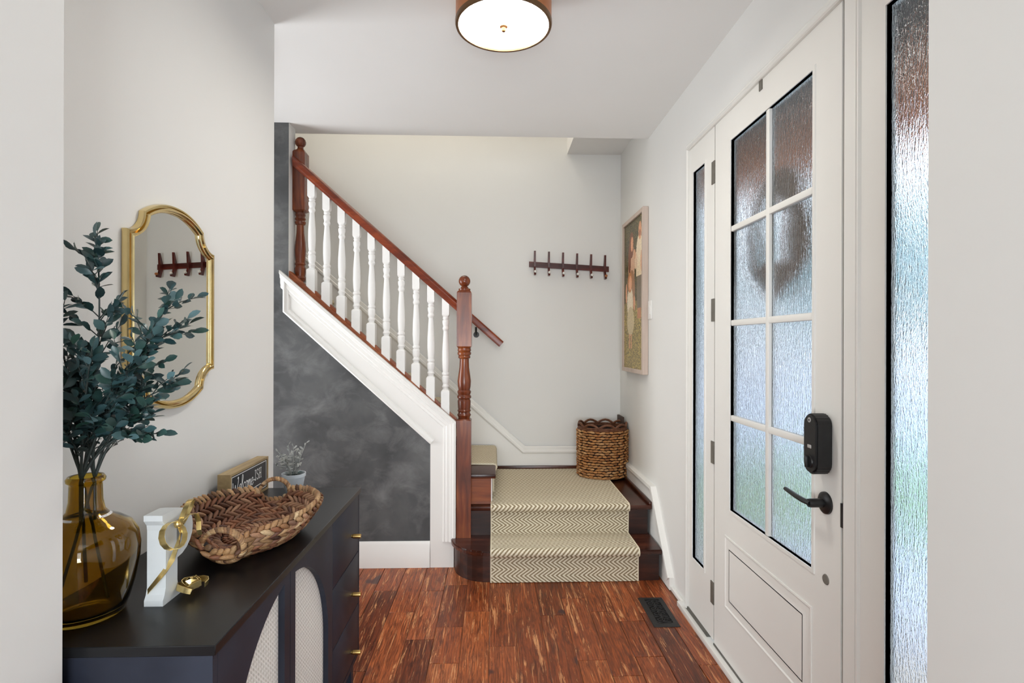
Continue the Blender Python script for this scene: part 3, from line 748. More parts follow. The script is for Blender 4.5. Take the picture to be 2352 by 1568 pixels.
# ================================================================== PICTURE
PX, PY0_, PY1_, PZ0_, PZ1_ = .990, 3.56, 4.14, 1.198, 2.325
PC = thing('framed_photo', (PX, 3.85, PZ0_), 'tall blush framed photo of a family standing in a meadow on the right wall', 'picture')
b = .03
for (a0, a1, c0, c1) in ((PY0_, PY0_+b, PZ0_, PZ1_), (PY1_-b, PY1_, PZ0_, PZ1_), (PY0_+b, PY1_-b, PZ0_, PZ0_+b), (PY0_+b, PY1_-b, PZ1_-b, PZ1_)):
    box('frame_bar', PX, XR-.001, a0, a1, c0, c1, FRAMEW, PC, .002, 1)
NXp, NZp = 96, 190
W_, H_ = PY1_-PY0_-2*b, PZ1_-PZ0_-2*b
def paint(u, v):
    """u: 0 left..1 right as seen, v: 0 bottom..1 top"""
    r = random.random()
    g = (74, 66, 34) if v > .45 else (128, 112, 62)
    k = .55 + .9*r
    if v < .4 and random.random() < .12: k *= 1.35
    if v > .5 and random.random() < .1: g = (104, 92, 60)
    c = tuple(x*k for x in g)
    def el(cu, cv, ru, rv): return ((u-cu)/ru)**2 + ((v-cv)/rv)**2 < 1
    skin, lt, hair = (196, 142, 104), (216, 196, 166), (116, 66, 36)
    # man
    if el(.80, .52, .10, .12): c = (118, 104, 86)
    if .70 < u < .92 and .40 < v < .64: c = (112, 100, 82) if abs(u-.81) > .012 else (86, 74, 58)
    if .72 < u < .9 and .33 < v < .40: c = (170, 116, 80)
    if el(.82, .75, .17, .13): c = lt
    if .66 < u < .98 and .61 < v < .70: c = (212, 192, 160)
    if el(.93, .70, .06, .07): c = skin
    if el(.84, .90, .075, .06): c = skin
    if el(.84, .885, .05, .02): c = (150, 96, 66)
    # baby on his arm
    if el(.62, .72, .10, .055): c = (206, 178, 148)
    if el(.57, .765, .055, .035): c = skin
    # woman
    if el(.40, .70, .17, .17): c = (196, 158, 128)
    if el(.42, .53, .17, .14): c = (150, 108, 74)
    if el(.40, .84, .12, .09): c = hair
    if el(.43, .845, .065, .05): c = (206, 150, 112)
    if el(.30, .75, .07, .11): c = hair
    # girl
    if el(.33, .45, .16, .11): c = (214, 198, 172)
    if el(.36, .32, .19, .10): c = (186, 170, 132)
    if el(.32, .59, .13, .07): c = (176, 116, 64)
    if el(.34, .585, .075, .05): c = (212, 156, 118)
    if .24 < u < .46 and .13 < v < .23: c = (190, 138, 100) if (.27 < u < .33 or .38 < u < .43) else c
    if el(.12, .52, .05, .07) or el(.56, .44, .05, .05): c = skin
    j = .92 + .16*random.random()
    return tuple(min(255, x*j*1.16) for x in c)
vs_, fs, cols = [], [], []
for i in range(NZp+1):
    for j in range(NXp+1): vs_.append((PX+.012, PY1_-b - W_*j/NXp, PZ0_+b + H_*i/NZp))
for i in range(NZp):
    for j in range(NXp):
        a = i*(NXp+1)+j; fs.append((a, a+1, a+NXp+2, a+NXp+1)); cols.append(s2l(paint((j+.5)/NXp, (i+.5)/NZp)))
d = Nd('photo_print'); at = d.n('ShaderNodeAttribute', attribute_name='print'); d.set(at.outputs['Color'], .35, 0, .4)
ph_ = new_obj('photo_print', vs_, fs, d.m, PC)
ca = ph_.data.color_attributes.new('print', 'FLOAT_COLOR', 'CORNER')
for p_ in ph_.data.polygons:
    for li in p_.loop_indices: ca.data[li].color = cols[p_.index]
# light switch
SW = thing('light_switch', (XR, 3.515, 1.57), 'white light switch plate on the right wall beside the photo', 'switch')
box('plate', XR-.006, XR, 3.475, 3.555, 1.568, 1.69, PLASTIC, SW, .002)
box('rocker', XR-.009, XR-.004, 3.50, 3.53, 1.60, 1.66, PLASTIC, SW, .001)

# ================================================================== FLOOR VENT
VT = thing('floor_register', (.863, 2.795, 0), 'black scrollwork floor vent register set in the plank floor by the door', 'vent')
vx0, vx1, vy0, vy1 = .797, .932, 2.642, 2.947
bw = .026
box('vent_dark', vx0+.012, vx1-.012, vy0+.012, vy1-.012, .0002, .0012, VENTIN, VT)
sweep('vent_border', [(vx0, vy0, .0006), (vx1, vy0, .0006), (vx1, vy1, .0006), (vx0, vy1, .0006)], [(0, 0), (.004, .005), (bw+.002, .006), (bw+.002, .0015), (bw, .0005)], (0, 0, 1), VENT, VT, closed=True)
cxv = (vx0+vx1)/2; r_ = .0205
def ringpath(cx_, cy_, r, a0, a1, n=14): return [(cx_+r*math.cos(a0+(a1-a0)*i/n), cy_+r*math.sin(a0+(a1-a0)*i/n), .0035) for i in range(n+1)]
n_l = 4; L0 = vy0+bw; L1 = vy1-bw; step = (L1-L0-.03)/n_l
for k in range(n_l):
    cyv = L0+.015+step*(k+.5)
    for s_ in (-1, 1):
        base = cxv + s_*.0205
        tube('scroll', [(x, y, .0035) for x, y, _ in ringpath(base, cyv, step*.46, PI*.5 if s_ < 0 else PI*.5, PI*2.35 if s_ < 0 else -PI*1.35)], .0022, VENT, VT, 6)
        tube('scroll_curl', ringpath(base - s_*.004, cyv, step*.2, 0, PI*1.6 if s_ > 0 else -PI*1.6, 10), .0022, VENT, VT, 6)
    lathe('scroll_boss', [(.001, .006), (.005, .0055), (.006, .002)], (cxv, cyv+step*.5, 0), VENT, VT, 12)
for yv in (L0+.012, L1-.012):
    tube('scroll_bar', [(vx0+bw, yv-.006, .0035), (cxv-.015, yv+.004, .0035), (cxv+.015, yv+.004, .0035), (vx1-bw, yv-.006, .0035)], .0022, VENT, VT, 6)

# ================================================================== TALL WICKER BASKET
BX, BY, BZ, RA, RB, BH = .835, 4.12, 2*RS+.013, .182, .165, .375
BK = thing('wicker_basket', (BX, BY, BZ), 'tall oval woven wicker basket standing in the corner of the stair landing', 'basket')
def bpt(a, z, k=1): return V((BX+RA*k*math.cos(a)*(1+.03*z), BY+RB*k*math.sin(a)*(1+.03*z), BZ+z))
vs_, fs = [], []; NS = 40
for z in (.004, .352):
    for i in range(NS): vs_.append(bpt(2*PI*i/NS, z, .965))
for z in (.352, .012):
    for i in range(NS): vs_.append(bpt(2*PI*i/NS, z, .945))
for r in range(3):
    for i in range(NS): fs.append((r*NS+i, r*NS+(i+1) % NS, (r+1)*NS+(i+1) % NS, (r+1)*NS+i))
fs += [tuple(range(NS)), tuple(3*NS+i for i in range(NS))]
new_obj('inner_wall', vs_, fs, BACKING, BK)
# strand mesh (spindle along X)
def spindle(name, mat, prof, seg=7):
    vs_, fs = [], []
    for (x, r) in prof:
        for i in range(seg):
            a = 2*PI*i/seg; vs_.append((x, r*math.cos(a), r*.8*math.sin(a)))
    for k in range(len(prof)-1):
        for i in range(seg): fs.append((k*seg+i, k*seg+(i+1) % seg, (k+1)*seg+(i+1) % seg, (k+1)*seg+i))
    fs += [tuple(range(seg)), tuple((len(prof)-1)*seg+i for i in range(seg))]
    me = bpy.data.meshes.new(name); me.from_pydata(vs_, [], fs); me.materials.append(mat)
    for p_ in me.polygons: p_.use_smooth = True
    return me
SPW = spindle('wicker_strand', WICK, [(-.5, .12), (-.3, .4), (0, .5), (.3, .4), (.5, .12)])
def merge_instances(name, me, mats, mat, parent):
    vs_, fs = [], []
    bv = [v.co.copy() for v in me.vertices]; bf = [tuple(p.vertices) for p in me.polygons]
    for M in mats:
        o = len(vs_); vs_ += [M @ v for v in bv]; fs += [tuple(i+o for i in f) for f in bf]
    o = new_obj(name, vs_, fs, mat, parent, True); return stuff(o)
ROWS, COLS = 18, 34
front, back = [], []
for r in range(ROWS):
    for c_ in range(COLS):
        a = 2*PI*(c_+.5*(r % 2))/COLS + random.uniform(-.02, .02); z = .012 + r*.0195 + random.uniform(-.002, .002)
        t = V((-RA*math.sin(a), RB*math.cos(a), random.uniform(-.02, .02))); n = V((math.cos(a)*RB, math.sin(a)*RA, 0))
        M = basis(t + V((0, 0, random.uniform(-.03, .03))), n, bpt(a, z, 1.0 + .045*((r+c_) % 2)), (.040*random.uniform(.85, 1.15), .0185, .026))
        toward = -(math.sin(a)*.97 + math.cos(a)*.22)
        (front if toward > -.12 else back).append((toward, M))
front.sort(key=lambda e: -e[0])
for _, M in front[:290]: inst('strand', SPW, M, BK)
merge_instances('rear_weave', SPW, [M for _, M in back] + [M for _, M in front[290:]], WICK, BK)
for z, k, r in ((.358, 1.0, .008), (.370, .995, .0075), (.004, 1.0, .006)):
    tube('rim_rod', [bpt(2*PI*i/40, z, k) for i in range(40)], r, WICKD if z > .335 else WICK, BK, 7, True)
for i in range(9):     # looped scalloped border
    a0 = 2*PI*i/9 + .2; pts = [bpt(a0 + .7*j/6, .374 + .026*math.sin(PI*j/6), .99) for j in range(7)]
    tube('border_loop', pts, .009, WICKD, BK, 7)
box('back_board', .992, 1.009, 4.14, 4.30, .50, .835, BACKBOARD, BK)['label'] = 'dark brown back panel and shaded side of the basket'  # one dark board for the back panel and the basket's shaded side

# ================================================================== CONSOLE
CZ = .84; CX0, CX1 = -.945, -.526; CY0, CY1 = 1.028, 2.135
CN = thing('console_cabinet', (-.73, 1.58, 0), 'long black console cabinet with arched cane doors and three drawers along the left wall', 'cabinet')
box('top_panel', CX0, CX1+.004, CY0, CY1, CZ-.02, CZ, CONSTOP, CN, .0015, 1)
FX = CX1 - .002
box('side_panel', CX0, FX, CY0+.002, CY0+.020, .19, CZ-.02, CONS, CN)
box('side_panel', CX0, FX, CY1-.016, CY1-.002, .19, CZ-.02, CONS, CN)
box('bottom_panel', CX0, FX, CY0+.02, CY1-.016, .19, .208, CONS, CN)
box('back_panel', CX0, CX0+.01, CY0+.02, CY1-.016, .208, CZ-.02, CONS, CN)
box('divider', CX0+.01, FX-.024, 1.786, 1.80, .208, CZ-.02, CONS, CN)
for (x, y) in ((CX0+.03, CY0+.04), (FX-.05, CY0+.04), (CX0+.03, CY1-.06), (FX-.05, CY1-.06)):
    box('leg', x, x+.035, y, y+.03, 0, .19, CONS, CN, .002, 1)
D0, DM, D2 = CY0+.021, 1.416, 1.784; zb, zt = .211, CZ-.023
arcz, arcy, AR = .478, 1.416, .322
def door(name, y0, y1, side, label):
    """door frame with a quarter-arch opening; side=+1 -> opening spreads to +y"""
    n = 20; e = .037; x0, x1 = FX-.021, FX
    inn = []   # opening boundary from bottom inner to top inner
    ymin = (arcy + e) if side > 0 else (arcy - e)
    lo = .245
    outer_y = arcy + side*AR
    a0 = math.acos(min(1, e/AR))
    pts = [(outer_y, lo)] + [(arcy + side*AR*math.cos(a0*i/n), arcz + AR*math.sin(a0*i/n)) for i in range(n+1)] + [(ymin, lo)]
    # frame = outer rectangle minus opening: bmesh with paired loops
    ro = []
    m = len(pts)
    for (py, pz) in pts:
        # radial-ish projection to the outer rectangle
        dy = py - (ymin+outer_y)/2; dz = pz - (lo + zt)/2
        hw = [(y1 - (ymin+outer_y)/2), ((ymin+outer_y)/2 - y0)]; hh = [(zt-(lo+zt)/2), ((lo+zt)/2 - zb)]
        k = min((hw[0] if dy > 0 else hw[1]) / max(abs(dy), 1e-6), (hh[0] if dz > 0 else hh[1]) / max(abs(dz), 1e-6))
        ro.append(((ymin+outer_y)/2 + dy*k, (lo+zt)/2 + dz*k))
    corners = [(y0, zb), (y0, zt), (y1, zt), (y1, zb)]
    for cpt in corners:    # snap nearest outer point onto each corner
        i = min(range(m), key=lambda q_: (ro[q_][0]-cpt[0])**2 + (ro[q_][1]-cpt[1])**2); ro[i] = cpt
    vs_, fs = [], []
    for x in (x1, x0):
        for p_ in pts: vs_.append((x, p_[0], p_[1]))
        for p_ in ro: vs_.append((x, p_[0], p_[1]))
    for i in range(m):
        j = (i+1) % m
        fs += [(i, j, m+j, m+i), (2*m+i, 2*m+j, 3*m+j, 3*m+i), (i, j, 2*m+j, 2*m+i), (m+i, m+j, 3*m+j, 3*m+i)]
    o = new_obj(name, vs_, fs, CONS, CN); o['label'] = label
    ya, yb = sorted((ymin, outer_y)); cp = pts
    prism('cane_panel', [(p_[0] , p_[1]) for p_ in pts], 'x', FX-.020, FX-.016, CANE, o)
    return o
dl = door('door', D0, DM-.0015, -1, 'left cabinet door with quarter arch cane panel')
dd = door('door', DM+.0015, D2, +1, 'right cabinet door with quarter arch cane panel')
for o, s_ in ((dl, -1), (dd, 1)):   # half-round brass pulls
    n = 16; ph2 = [(DM + s_*.002, .435-.0)] + []
    pts = [(DM + s_*(.003 + .034*math.sin(PI*i/n)), .385 + .045*math.cos(PI*i/n)) for i in range(n+1)]
    prism('door_pull', pts, 'x', FX, FX+.022, BRASS, o, .0012)['label'] = 'half round brass pull'
for (a, b_, zk) in ((.598, zt, .69), (.394, .595, .474), (.211, .391, .2565)):
    dw = box('drawer', FX-.02, FX, 1.788, CY1-.018, a, b_, CONS, CN, .002, 2)
    kz = {.69: .689, .474: .472, .2565: .257}[zk]
    lathe('knob', [(.0, .034), (.0078, .034), (.0082, .032), (.0082, .006), (.006, .003), (.006, 0)], (FX, 2.02, kz), BRASS, dw, 20, 'x')['label'] = 'brass peg knob'

# ================================================================== MIRROR
MY, MZ, MX = 1.612, 1.510, XL
MR = thing('wall_mirror', (MX, MY, MZ-.3), 'gold framed wall mirror with notched corners and arched top above the console', 'mirror')
def mirror_outline():
    n = 9; pts = []
    def quad():   # from (0,top) clockwise to (.23,0): arch, then notch
        q_ = []
        for i in range(n+1):
            t = i/n; y = .146*t; q_.append((y, .295 - (.295-.250)*(t**2.2)))
        # concave notch between B and A, centred at the outer corner
        for i in range(1, n+1):
            a = PI/2*i/n; q_.append((.212 - .066*math.cos(a), .250 - .060*math.sin(a)))
        return q_
    Q = quad()
    up_r = Q; lo_r = [(y, -z) for y, z in Q[::-1]]
    right = up_r + lo_r
    left = [(-y, z) for y, z in right[::-1]][1:-1]
    return right + left
MO = mirror_outline()
mp = [(MX+.002, MY+y, MZ+z) for y, z in MO]
# frame profile, inward offset a (outline runs clockwise seen from +x)
fprof = [(0, 0), (0, .012), (.002, .0165), (.006, .0165), (.0075, .011), (.0095, .011), (.012, .020), (.017, .0215), (.0185, .015), (.021, .014), (.0235, .010), (.025, 0)]
mf = sweep('gold_frame', mp, [(-a, b) for a, b in fprof], (1, 0, 0), GOLD, MR, closed=True, smooth=40)
prism('mirror_glass', [(MY+y*.95, MZ+z*.96) for y, z in MO], 'x', MX+.001, MX+.004, MIRROR, MR)
for v_ in bpy.data.objects['mirror_glass'].data.vertices: v_.co.x += .0195*(v_.co.y-(MY-.2))      # the glass hangs very slightly turned

# ================================================================== AMBER VASE
VX, VY = -.850, 1.150
VS = thing('amber_vase', (VX, VY, CZ), 'amber glass demijohn vase at the near end of the console', 'vase')
vo = [(.001, .004), (.045, .0025), (.062, .0), (.070, .006), (.078, .03), (.088, .070), (.0945, .11), (.096, .140), (.092, .165), (.080, .186), (.060, .200), (.042, .208), (.033, .220), (.0295, .24), (.0285, .272), (.0285, .276), (.034, .280), (.0345, .286), (.031, .291)]
vi = [(.027, .290), (.0255, .270), (.0265, .24), (.030, .222), (.040, .2105), (.058, .1965), (.077, .183), (.089, .163), (.093, .140), (.0915, .11), (.085, .071), (.075, .032), (.065, .012), (.04, .010), (.001, .0105)]
lathe('vase_body', vo+vi, (VX, VY, CZ), VGLASS, VS, 48, smooth=60, caps=False)

# ================================================================== LEAFY BRANCHES
def leaf_mesh():
    vs_, fs = [], []; n = 6
    prof = [(0, .0), (.12, .10), (.32, .23), (.58, .28), (.82, .2), (1, .0)]
    for i, (x, wd) in enumerate(prof):
        z = -.12*x*x
        vs_ += [(x, -wd, z+wd*.28), (x, 0, z), (x, wd, z+wd*.28)]
    for i in range(n-1):
        a = i*3; fs += [(a, a+1, a+4, a+3), (a+1, a+2, a+5, a+4)]
    me = bpy.data.meshes.new('leaf'); me.from_pydata(vs_, [], fs); me.materials.append(LEAF)
    bm = bmesh.new(); bm.from_mesh(me); bmesh.ops.remove_doubles(bm, verts=bm.verts, dist=1e-5); bm.to_mesh(me); bm.free()
    for p_ in me.polygons: p_.use_smooth = True
    return me
LM = leaf_mesh()
def bez(p0, p1, p2, t): return p0*(1-t)**2 + p1*2*t*(1-t) + p2*t*t
def clampx(p): return V((max(p.x, XL+.012), p.y, p.z))
mouth = V((VX, VY, CZ+.285))
BR = [  # tip (world), mid control, leaves, label
    ((-.835, 1.155, 1.632), (-.80, 1.14, 1.40), 180, 'tallest leafy branch, rising straight up from the amber vase'),
    ((-.672, 1.135, 1.425), (-.76, 1.13, 1.40), 116, 'leafy branch reaching farthest right across the mirror'),
    ((-.715, 1.23, 1.505), (-.80, 1.22, 1.42), 104, 'leafy branch curving up in front of the mirror glass'),
    ((-.678, 1.17, 1.312), (-.77, 1.16, 1.31), 96, 'bushy branch ending by the lower right of the mirror frame'),
    ((-.735, 1.16, 1.205), (-.80, 1.15, 1.24), 56, 'lowest leafy branch drooping right below the mirror'),
    ((-.885, 1.10, 1.52), (-.86, 1.11, 1.34), 112, 'leafy branch rising along the white opening edge'),
    ((-.870, 1.06, 1.38), (-.86, 1.09, 1.27), 96, 'dense leafy branch leaning left against the white opening edge'),
    ((-.780, 1.07, 1.40), (-.82, 1.10, 1.28), 96, 'dense middle branch above the vase neck'),
    ((-.790, 1.13, 1.27), (-.83, 1.13, 1.22), 72, 'short leafy branch just above the vase lip'),
    ((-.720, 1.10, 1.375), (-.79, 1.11, 1.31), 90, 'full leafy branch leaning right over the lower mirror'),
    ((-.860, 1.14, 1.30), (-.865, 1.13, 1.22), 72, 'short branch standing upright at the back of the vase neck'),
    ((-.745, 1.19, 1.245), (-.80, 1.17, 1.26), 60, 'leafy branch hanging below the mirror, above the lowest one'),
]
for bi, (tip, mid, nl, lab) in enumerate(BR):
    rnd = random.Random(50+bi)
    t = thing('leafy_branch', tuple(mouth), lab, 'branch', 'branches in the amber vase')
    a0 = bi*2.1; foot = V((VX+.045*math.cos(a0), VY+.04*math.sin(a0), CZ+.035+.02*(bi % 3)))
    neck = mouth + V((.015*math.cos(a0+2.6), .014*math.sin(a0+2.6), 0))
    tip, mid = V(tip), V(mid); path = [foot, foot.lerp(neck, .5), neck] if bi % 2 == 0 else [neck - V((0, 0, .09)), neck - V((0, 0, .04)), neck]
    main = [clampx(bez(neck, mid, tip, i/14)) for i in range(1, 15)]
    path += main
    tube('stem', path, [.0028]*3 + [.0028-.0018*i/13 for i in range(14)], STEM, t, 6)
    cnt = 0; twigs = []
    ntw = max(5, nl//8)
    for k in range(ntw):
        u = .18 + .76*k/ntw + rnd.uniform(-.03, .03); p0 = bez(neck, mid, tip, u)
        tg = (bez(neck, mid, tip, min(1, u+.05)) - p0).normalized()
        d_ = (tg*.8 + V((rnd.uniform(-1, 1), rnd.uniform(-1, 1), rnd.uniform(-.25, .6)))).normalized()
        ln = rnd.uniform(.05, .095) * (1.15-.4*u)
        p1 = clampx(p0 + d_*ln + V((0, 0, .008))); twigs.append((p0, p1))
        tube('twig', [p0, clampx(p0.lerp(p1, .5) + V((0, 0, .004))), p1], [.0013, .001, .0007], STEM, t, 5)
    per = nl // (ntw+1)
    for (p0, p1) in twigs + [(bez(neck, mid, tip, .62), tip)]:
        dr_ = (p1-p0); 
        for q_ in range(per):
            u = (q_+1)/per; p = p0.lerp(p1, .15+.85*u); side = 1 if q_ % 2 else -1
            s_ = dr_.cross(V((rnd.uniform(-.4, .4), rnd.uniform(-.4, .4), 1))).normalized()*side
            if q_ == per-1: dirn = dr_.normalized()
            else: dirn = (dr_.normalized()*rnd.uniform(.4, .9) + s_*rnd.uniform(.6, 1) + V((0, 0, rnd.uniform(-.35, .5)))).normalized()
            ln = rnd.uniform(.022, .034)
            if (p + dirn*ln).x < XL+.008: dirn.x = abs(dirn.x)*.4; dirn.normalize()
            p = clampx(p)
            inst('leaf', LM, basis(dirn, V((rnd.uniform(-.6, .9), rnd.uniform(-1.1, .3), rnd.uniform(.1, 1))), p, (ln, ln*rnd.uniform(.8, 1.15), ln)), t)

# ================================================================== WHITE LETTER P
LT = thing('letter_p', (-.74, 1.24, CZ), 'white letter P ornament tied with gold ribbon standing beside the vase', 'letter')
lx0, lx1 = -.752, -.712
y0 = 1.193; zt_ = CZ+.196
n = 10
outer = [(y0-.010, CZ), (y0+.058, CZ), (y0+.058, CZ+.012), (y0+.046, CZ+.022), (y0+.043, CZ+.035), (y0+.043, CZ+.085)]
outer += [(y0+.043+.062*math.sin(PI*i/n) , CZ+.1395-.0545*math.cos(PI*i/n)) for i in range(1, n)]
outer += [(y0+.043, zt_), (y0-.012, zt_), (y0-.012, zt_-.012), (y0-.002, zt_-.024), (y0, zt_-.036), (y0, CZ+.036), (y0-.004, CZ+.022), (y0-.010, CZ+.012)]
inner = [(y0+.040, CZ+.108)] + [(y0+.043+.034*math.sin(PI*i/8), CZ+.1395-.0315*math.cos(PI*i/8)) for i in range(1, 8)] + [(y0+.040, CZ+.171)]
bm = bmesh.new()
def loop(pts, x): return [bm.verts.new((x, a, b_)) for a, b_ in pts]
oa, ob_ = loop(outer, lx1), loop(outer, lx0); ia, ib = loop(inner, lx1), loop(inner, lx0)
for A, B in ((oa, ob_), (ia, ib)):
    for i in range(len(A)): bm.faces.new((A[i], A[(i+1) % len(A)], B[(i+1) % len(A)], B[i]))
for O, I in ((oa, ia), (ob_, ib)):
    eds = []
    for Lp in (O, I):
        for i in range(len(Lp)):
            e_ = bm.edges.get((Lp[i], Lp[(i+1) % len(Lp)])); eds.append(e_)
    bmesh.ops.triangle_fill(bm, edges=eds, use_beauty=True)
bmesh.ops.recalc_face_normals(bm, faces=bm.faces)
me = bpy.data.meshes.new('letter_body'); bm.to_mesh(me); bm.free(); me.materials.append(LETTER)
o = bpy.data.objects.new('letter_body', me); C.objects.link(o); put(o, LT)
def strip(name, pts, wdir, wd, th, mat, parent):
    vs_, fs = [], []; n = len(pts); pts = [V(p_) for p_ in pts]
    for i, p_ in enumerate(pts):
        t = (pts[min(i+1, n-1)] - pts[max(i-1, 0)]).normalized(); wv = V(wdir(i/(n-1)) if callable(wdir) else wdir); wv = (wv - t*wv.dot(t)).normalized(); nn = t.cross(wv)
        wk = wd*(.75+.25*math.sin(PI*i/(n-1)))
        for a, b_ in ((-1, -1), (1, -1), (1, 1), (-1, 1)): vs_.append(p_ + wv*a*wk/2 + nn*b_*th/2)
    for i in range(n-1):
        for k in range(4): fs.append((i*4+k, i*4+(k+1) % 4, (i+1)*4+(k+1) % 4, (i+1)*4+k))
    fs += [(0, 1, 2, 3), tuple((n-1)*4+k for k in range(4))]
    return new_obj(name, vs_, fs, mat, parent, 50)
fx = lx1 + .006; fy = y0 + .024; kz = CZ + .166
kn = V((fx+.006, fy, kz))
lathe('ribbon_knot', [(.001, -.008), (.006, -.007), (.0085, -.002), (.0085, .003), (.006, .008), (.001, .009)], kn, GOLDR, LT, 12)
def bowloop(dy, dz, r, name='ribbon_loop'):
    pts = []
    for i in range(15):
        a = 2*PI*i/14; pts.append(kn + V((.012*math.sin(a) + .004, dy*r*(1-math.cos(a))/2 - dz*r*.45*math.sin(a), dz*r*(1-math.cos(a))/2 + dy*r*.45*math.sin(a))))
    return strip(name, pts, (1, 0, .2), .013, .0014, GOLDR, LT)
bowloop(.80, .65, .058); bowloop(-.85, -.62, .056)
# tail wrapping diagonally down across the stem to its near side
strip('ribbon_tail', [kn, kn+V((.004, .004, -.02)), (fx+.004, fy+.002, kz-.045), (fx, fy-.012, kz-.075), (fx-.008, y0-.003, kz-.095), (fx-.026, y0-.006, kz-.118), (fx-.040, y0-.004, kz-.134), (fx-.046, y0, kz-.142)], lambda t: (-.3*t, .4, 1), .011, .0014, GOLDR, LT)
strip('ribbon_tail', [kn, kn+V((.006, .03, .012)), kn+V((.008, .058, .004)), kn+V((.006, .072, -.018)), kn+V((.01, .066, -.036)), kn+V((.006, .08, -.052))], (1, .3, .2), .011, .0014, GOLDR, LT)
# rose of curled ribbon at the foot
rc = V((lx1+.030, y0+.050, CZ+.002))
for k, (r, h_) in enumerate(((.030, .016), (.022, .022), (.013, .028), (.006, .033))):
    pts = [rc + V((r*math.cos(a)*.9 + .004*math.sin(3*a+k), r*math.sin(a), .010+h_*.45+.004*math.sin(2*a+k*2))) for a in [2*PI*i/16 + k for i in range(14)]]
    strip('ribbon_petal', pts, lambda t: (.2, .1, 1), .015+.002*k, .0016, GOLDR, LT)

# ================================================================== WOVEN TRAY
TX, TY, TA, TB = -.70, 1.585, .176, .222
TR = thing('woven_tray', (TX, TY, CZ), 'oval brown woven hyacinth tray with two ring handles on the console top', 'tray')
def tpt(a, u):
    da = min(abs((a % (2*PI)) - PI/2), abs((a % (2*PI)) - 1.5*PI))
    dip = .040*math.exp(-(da/.27)**4)                     # rim dips below the two ring handles
    hmax = .080 - dip + .006*math.cos(2*a)
    k = .42 + .58*(u**.85)
    px_, py_ = TA*k*math.cos(a), TB*k*math.sin(a); ct, st_ = math.cos(.11), math.sin(.11)
    return V((TX + px_*ct - py_*st_, TY + px_*st_ + py_*ct, CZ + .010 + hmax*(u**1.7)))
vs_, fs = [], []; NA, NU = 48, 10
for s_ in (0, 1):
    for i in range(NU+1):
        for j in range(NA):
            p_ = tpt(2*PI*j/NA, i/NU); vs_.append(p_ + V((0, 0, -.004 if s_ == 0 else 0)) )
off = (NU+1)*NA
for s_ in (0, 1):
    for i in range(NU):
        for j in range(NA): fs.append((s_*off+i*NA+j, s_*off+i*NA+(j+1) % NA, s_*off+(i+1)*NA+(j+1) % NA, s_*off+(i+1)*NA+j))
fs += [tuple(range(NA)), tuple(off+j for j in range(NA))]
for j in range(NA): fs.append((NU*NA+j, NU*NA+(j+1) % NA, off+NU*NA+(j+1) % NA, off+NU*NA+j))
new_obj('tray_shell', vs_, fs, BACKING, TR)
SPT = spindle('tray_strand', STRAND, [(-.5, .08), (-.32, .38), (-.05, .5), (.25, .42), (.5, .08)])
SPL = spindle('tray_strand_pale', STRANDL, [(-.5, .10), (-.3, .42), (0, .5), (.3, .42), (.5, .10)])
def surf(a, u):
    p_ = tpt(a, u); da = tpt(a+.02, u)-p_; du = tpt(a, min(1, u+.02))-tpt(a, max(0, u-.02))
    n = da.cross(du).normalized(); n = -n if n.z < 0 else n
    return p_, da.normalized(), du.normalized(), n
parts_M, rest_M = [], []
ROW = [.12, .25, .38, .51, .64, .77, .90]
for r, u in enumerate(ROW + [.99]):
    N = 32 + r*3
    for j in range(N):
        a = 2*PI*(j + (.5 if r % 2 else 0))/N; p_, ta, tu, n = surf(a, u)
        sg = 1 if r % 2 else -1; d_ = (ta + tu*sg*.62 + n*.1).normalized()
        M = basis(d_, n, p_ + n*.004, (.046*random.uniform(.9, 1.12), .0128, .020)); (parts_M.append(M) if u < .95 else None)
        M2 = basis((ta - tu*sg*.62).normalized(), n, p_ - n*.010, (.046*random.uniform(.9, 1.1), .0150, .0185))
        rest_M.append((u, M2))
for M in parts_M[-290:]: inst('strand', SPT, M, TR)
# flat woven base, the underside rows
base_M = parts_M[:-290]
for rr in (.06, .14, .22, .30, .38):
    N = int(8 + rr*60)
    for j in range(N):
        a = 2*PI*j/N; p_ = V((TX+TA*rr*math.cos(a), TY+TB*rr*math.sin(a), CZ+.012)); d_ = V((-TA*math.sin(a), TB*math.cos(a), .1))
        base_M.append(basis(d_, (0, 0, 1), p_, (.044, .02, .014)))
merge_instances('base_weave', SPT, base_M, STRAND, TR)
oM = [m for u, m in rest_M if u > .2]
merge_instances('outer_weave', SPT, oM[::2], STRAND, TR); merge_instances('outer_weave', SPL, oM[1::2], STRANDL, TR)
tube('rim', [tpt(2*PI*i/48, 1.0) for i in range(48)], .006, BACKING, TR, 7, True)
rim_M = []
for j in range(74):
    a = 2*PI*j/74; p_, ta, tu, n = surf(a, 1.0); d_ = (ta*.65 + n*.2 + tu*.75).normalized()
    rim_M.append(basis(d_, n, p_ + V((0, 0, .001)), (.038*random.uniform(.85, 1.2), .0165, .021)))
merge_instances('rim_wrap', SPL, rim_M, STRANDL, TR)
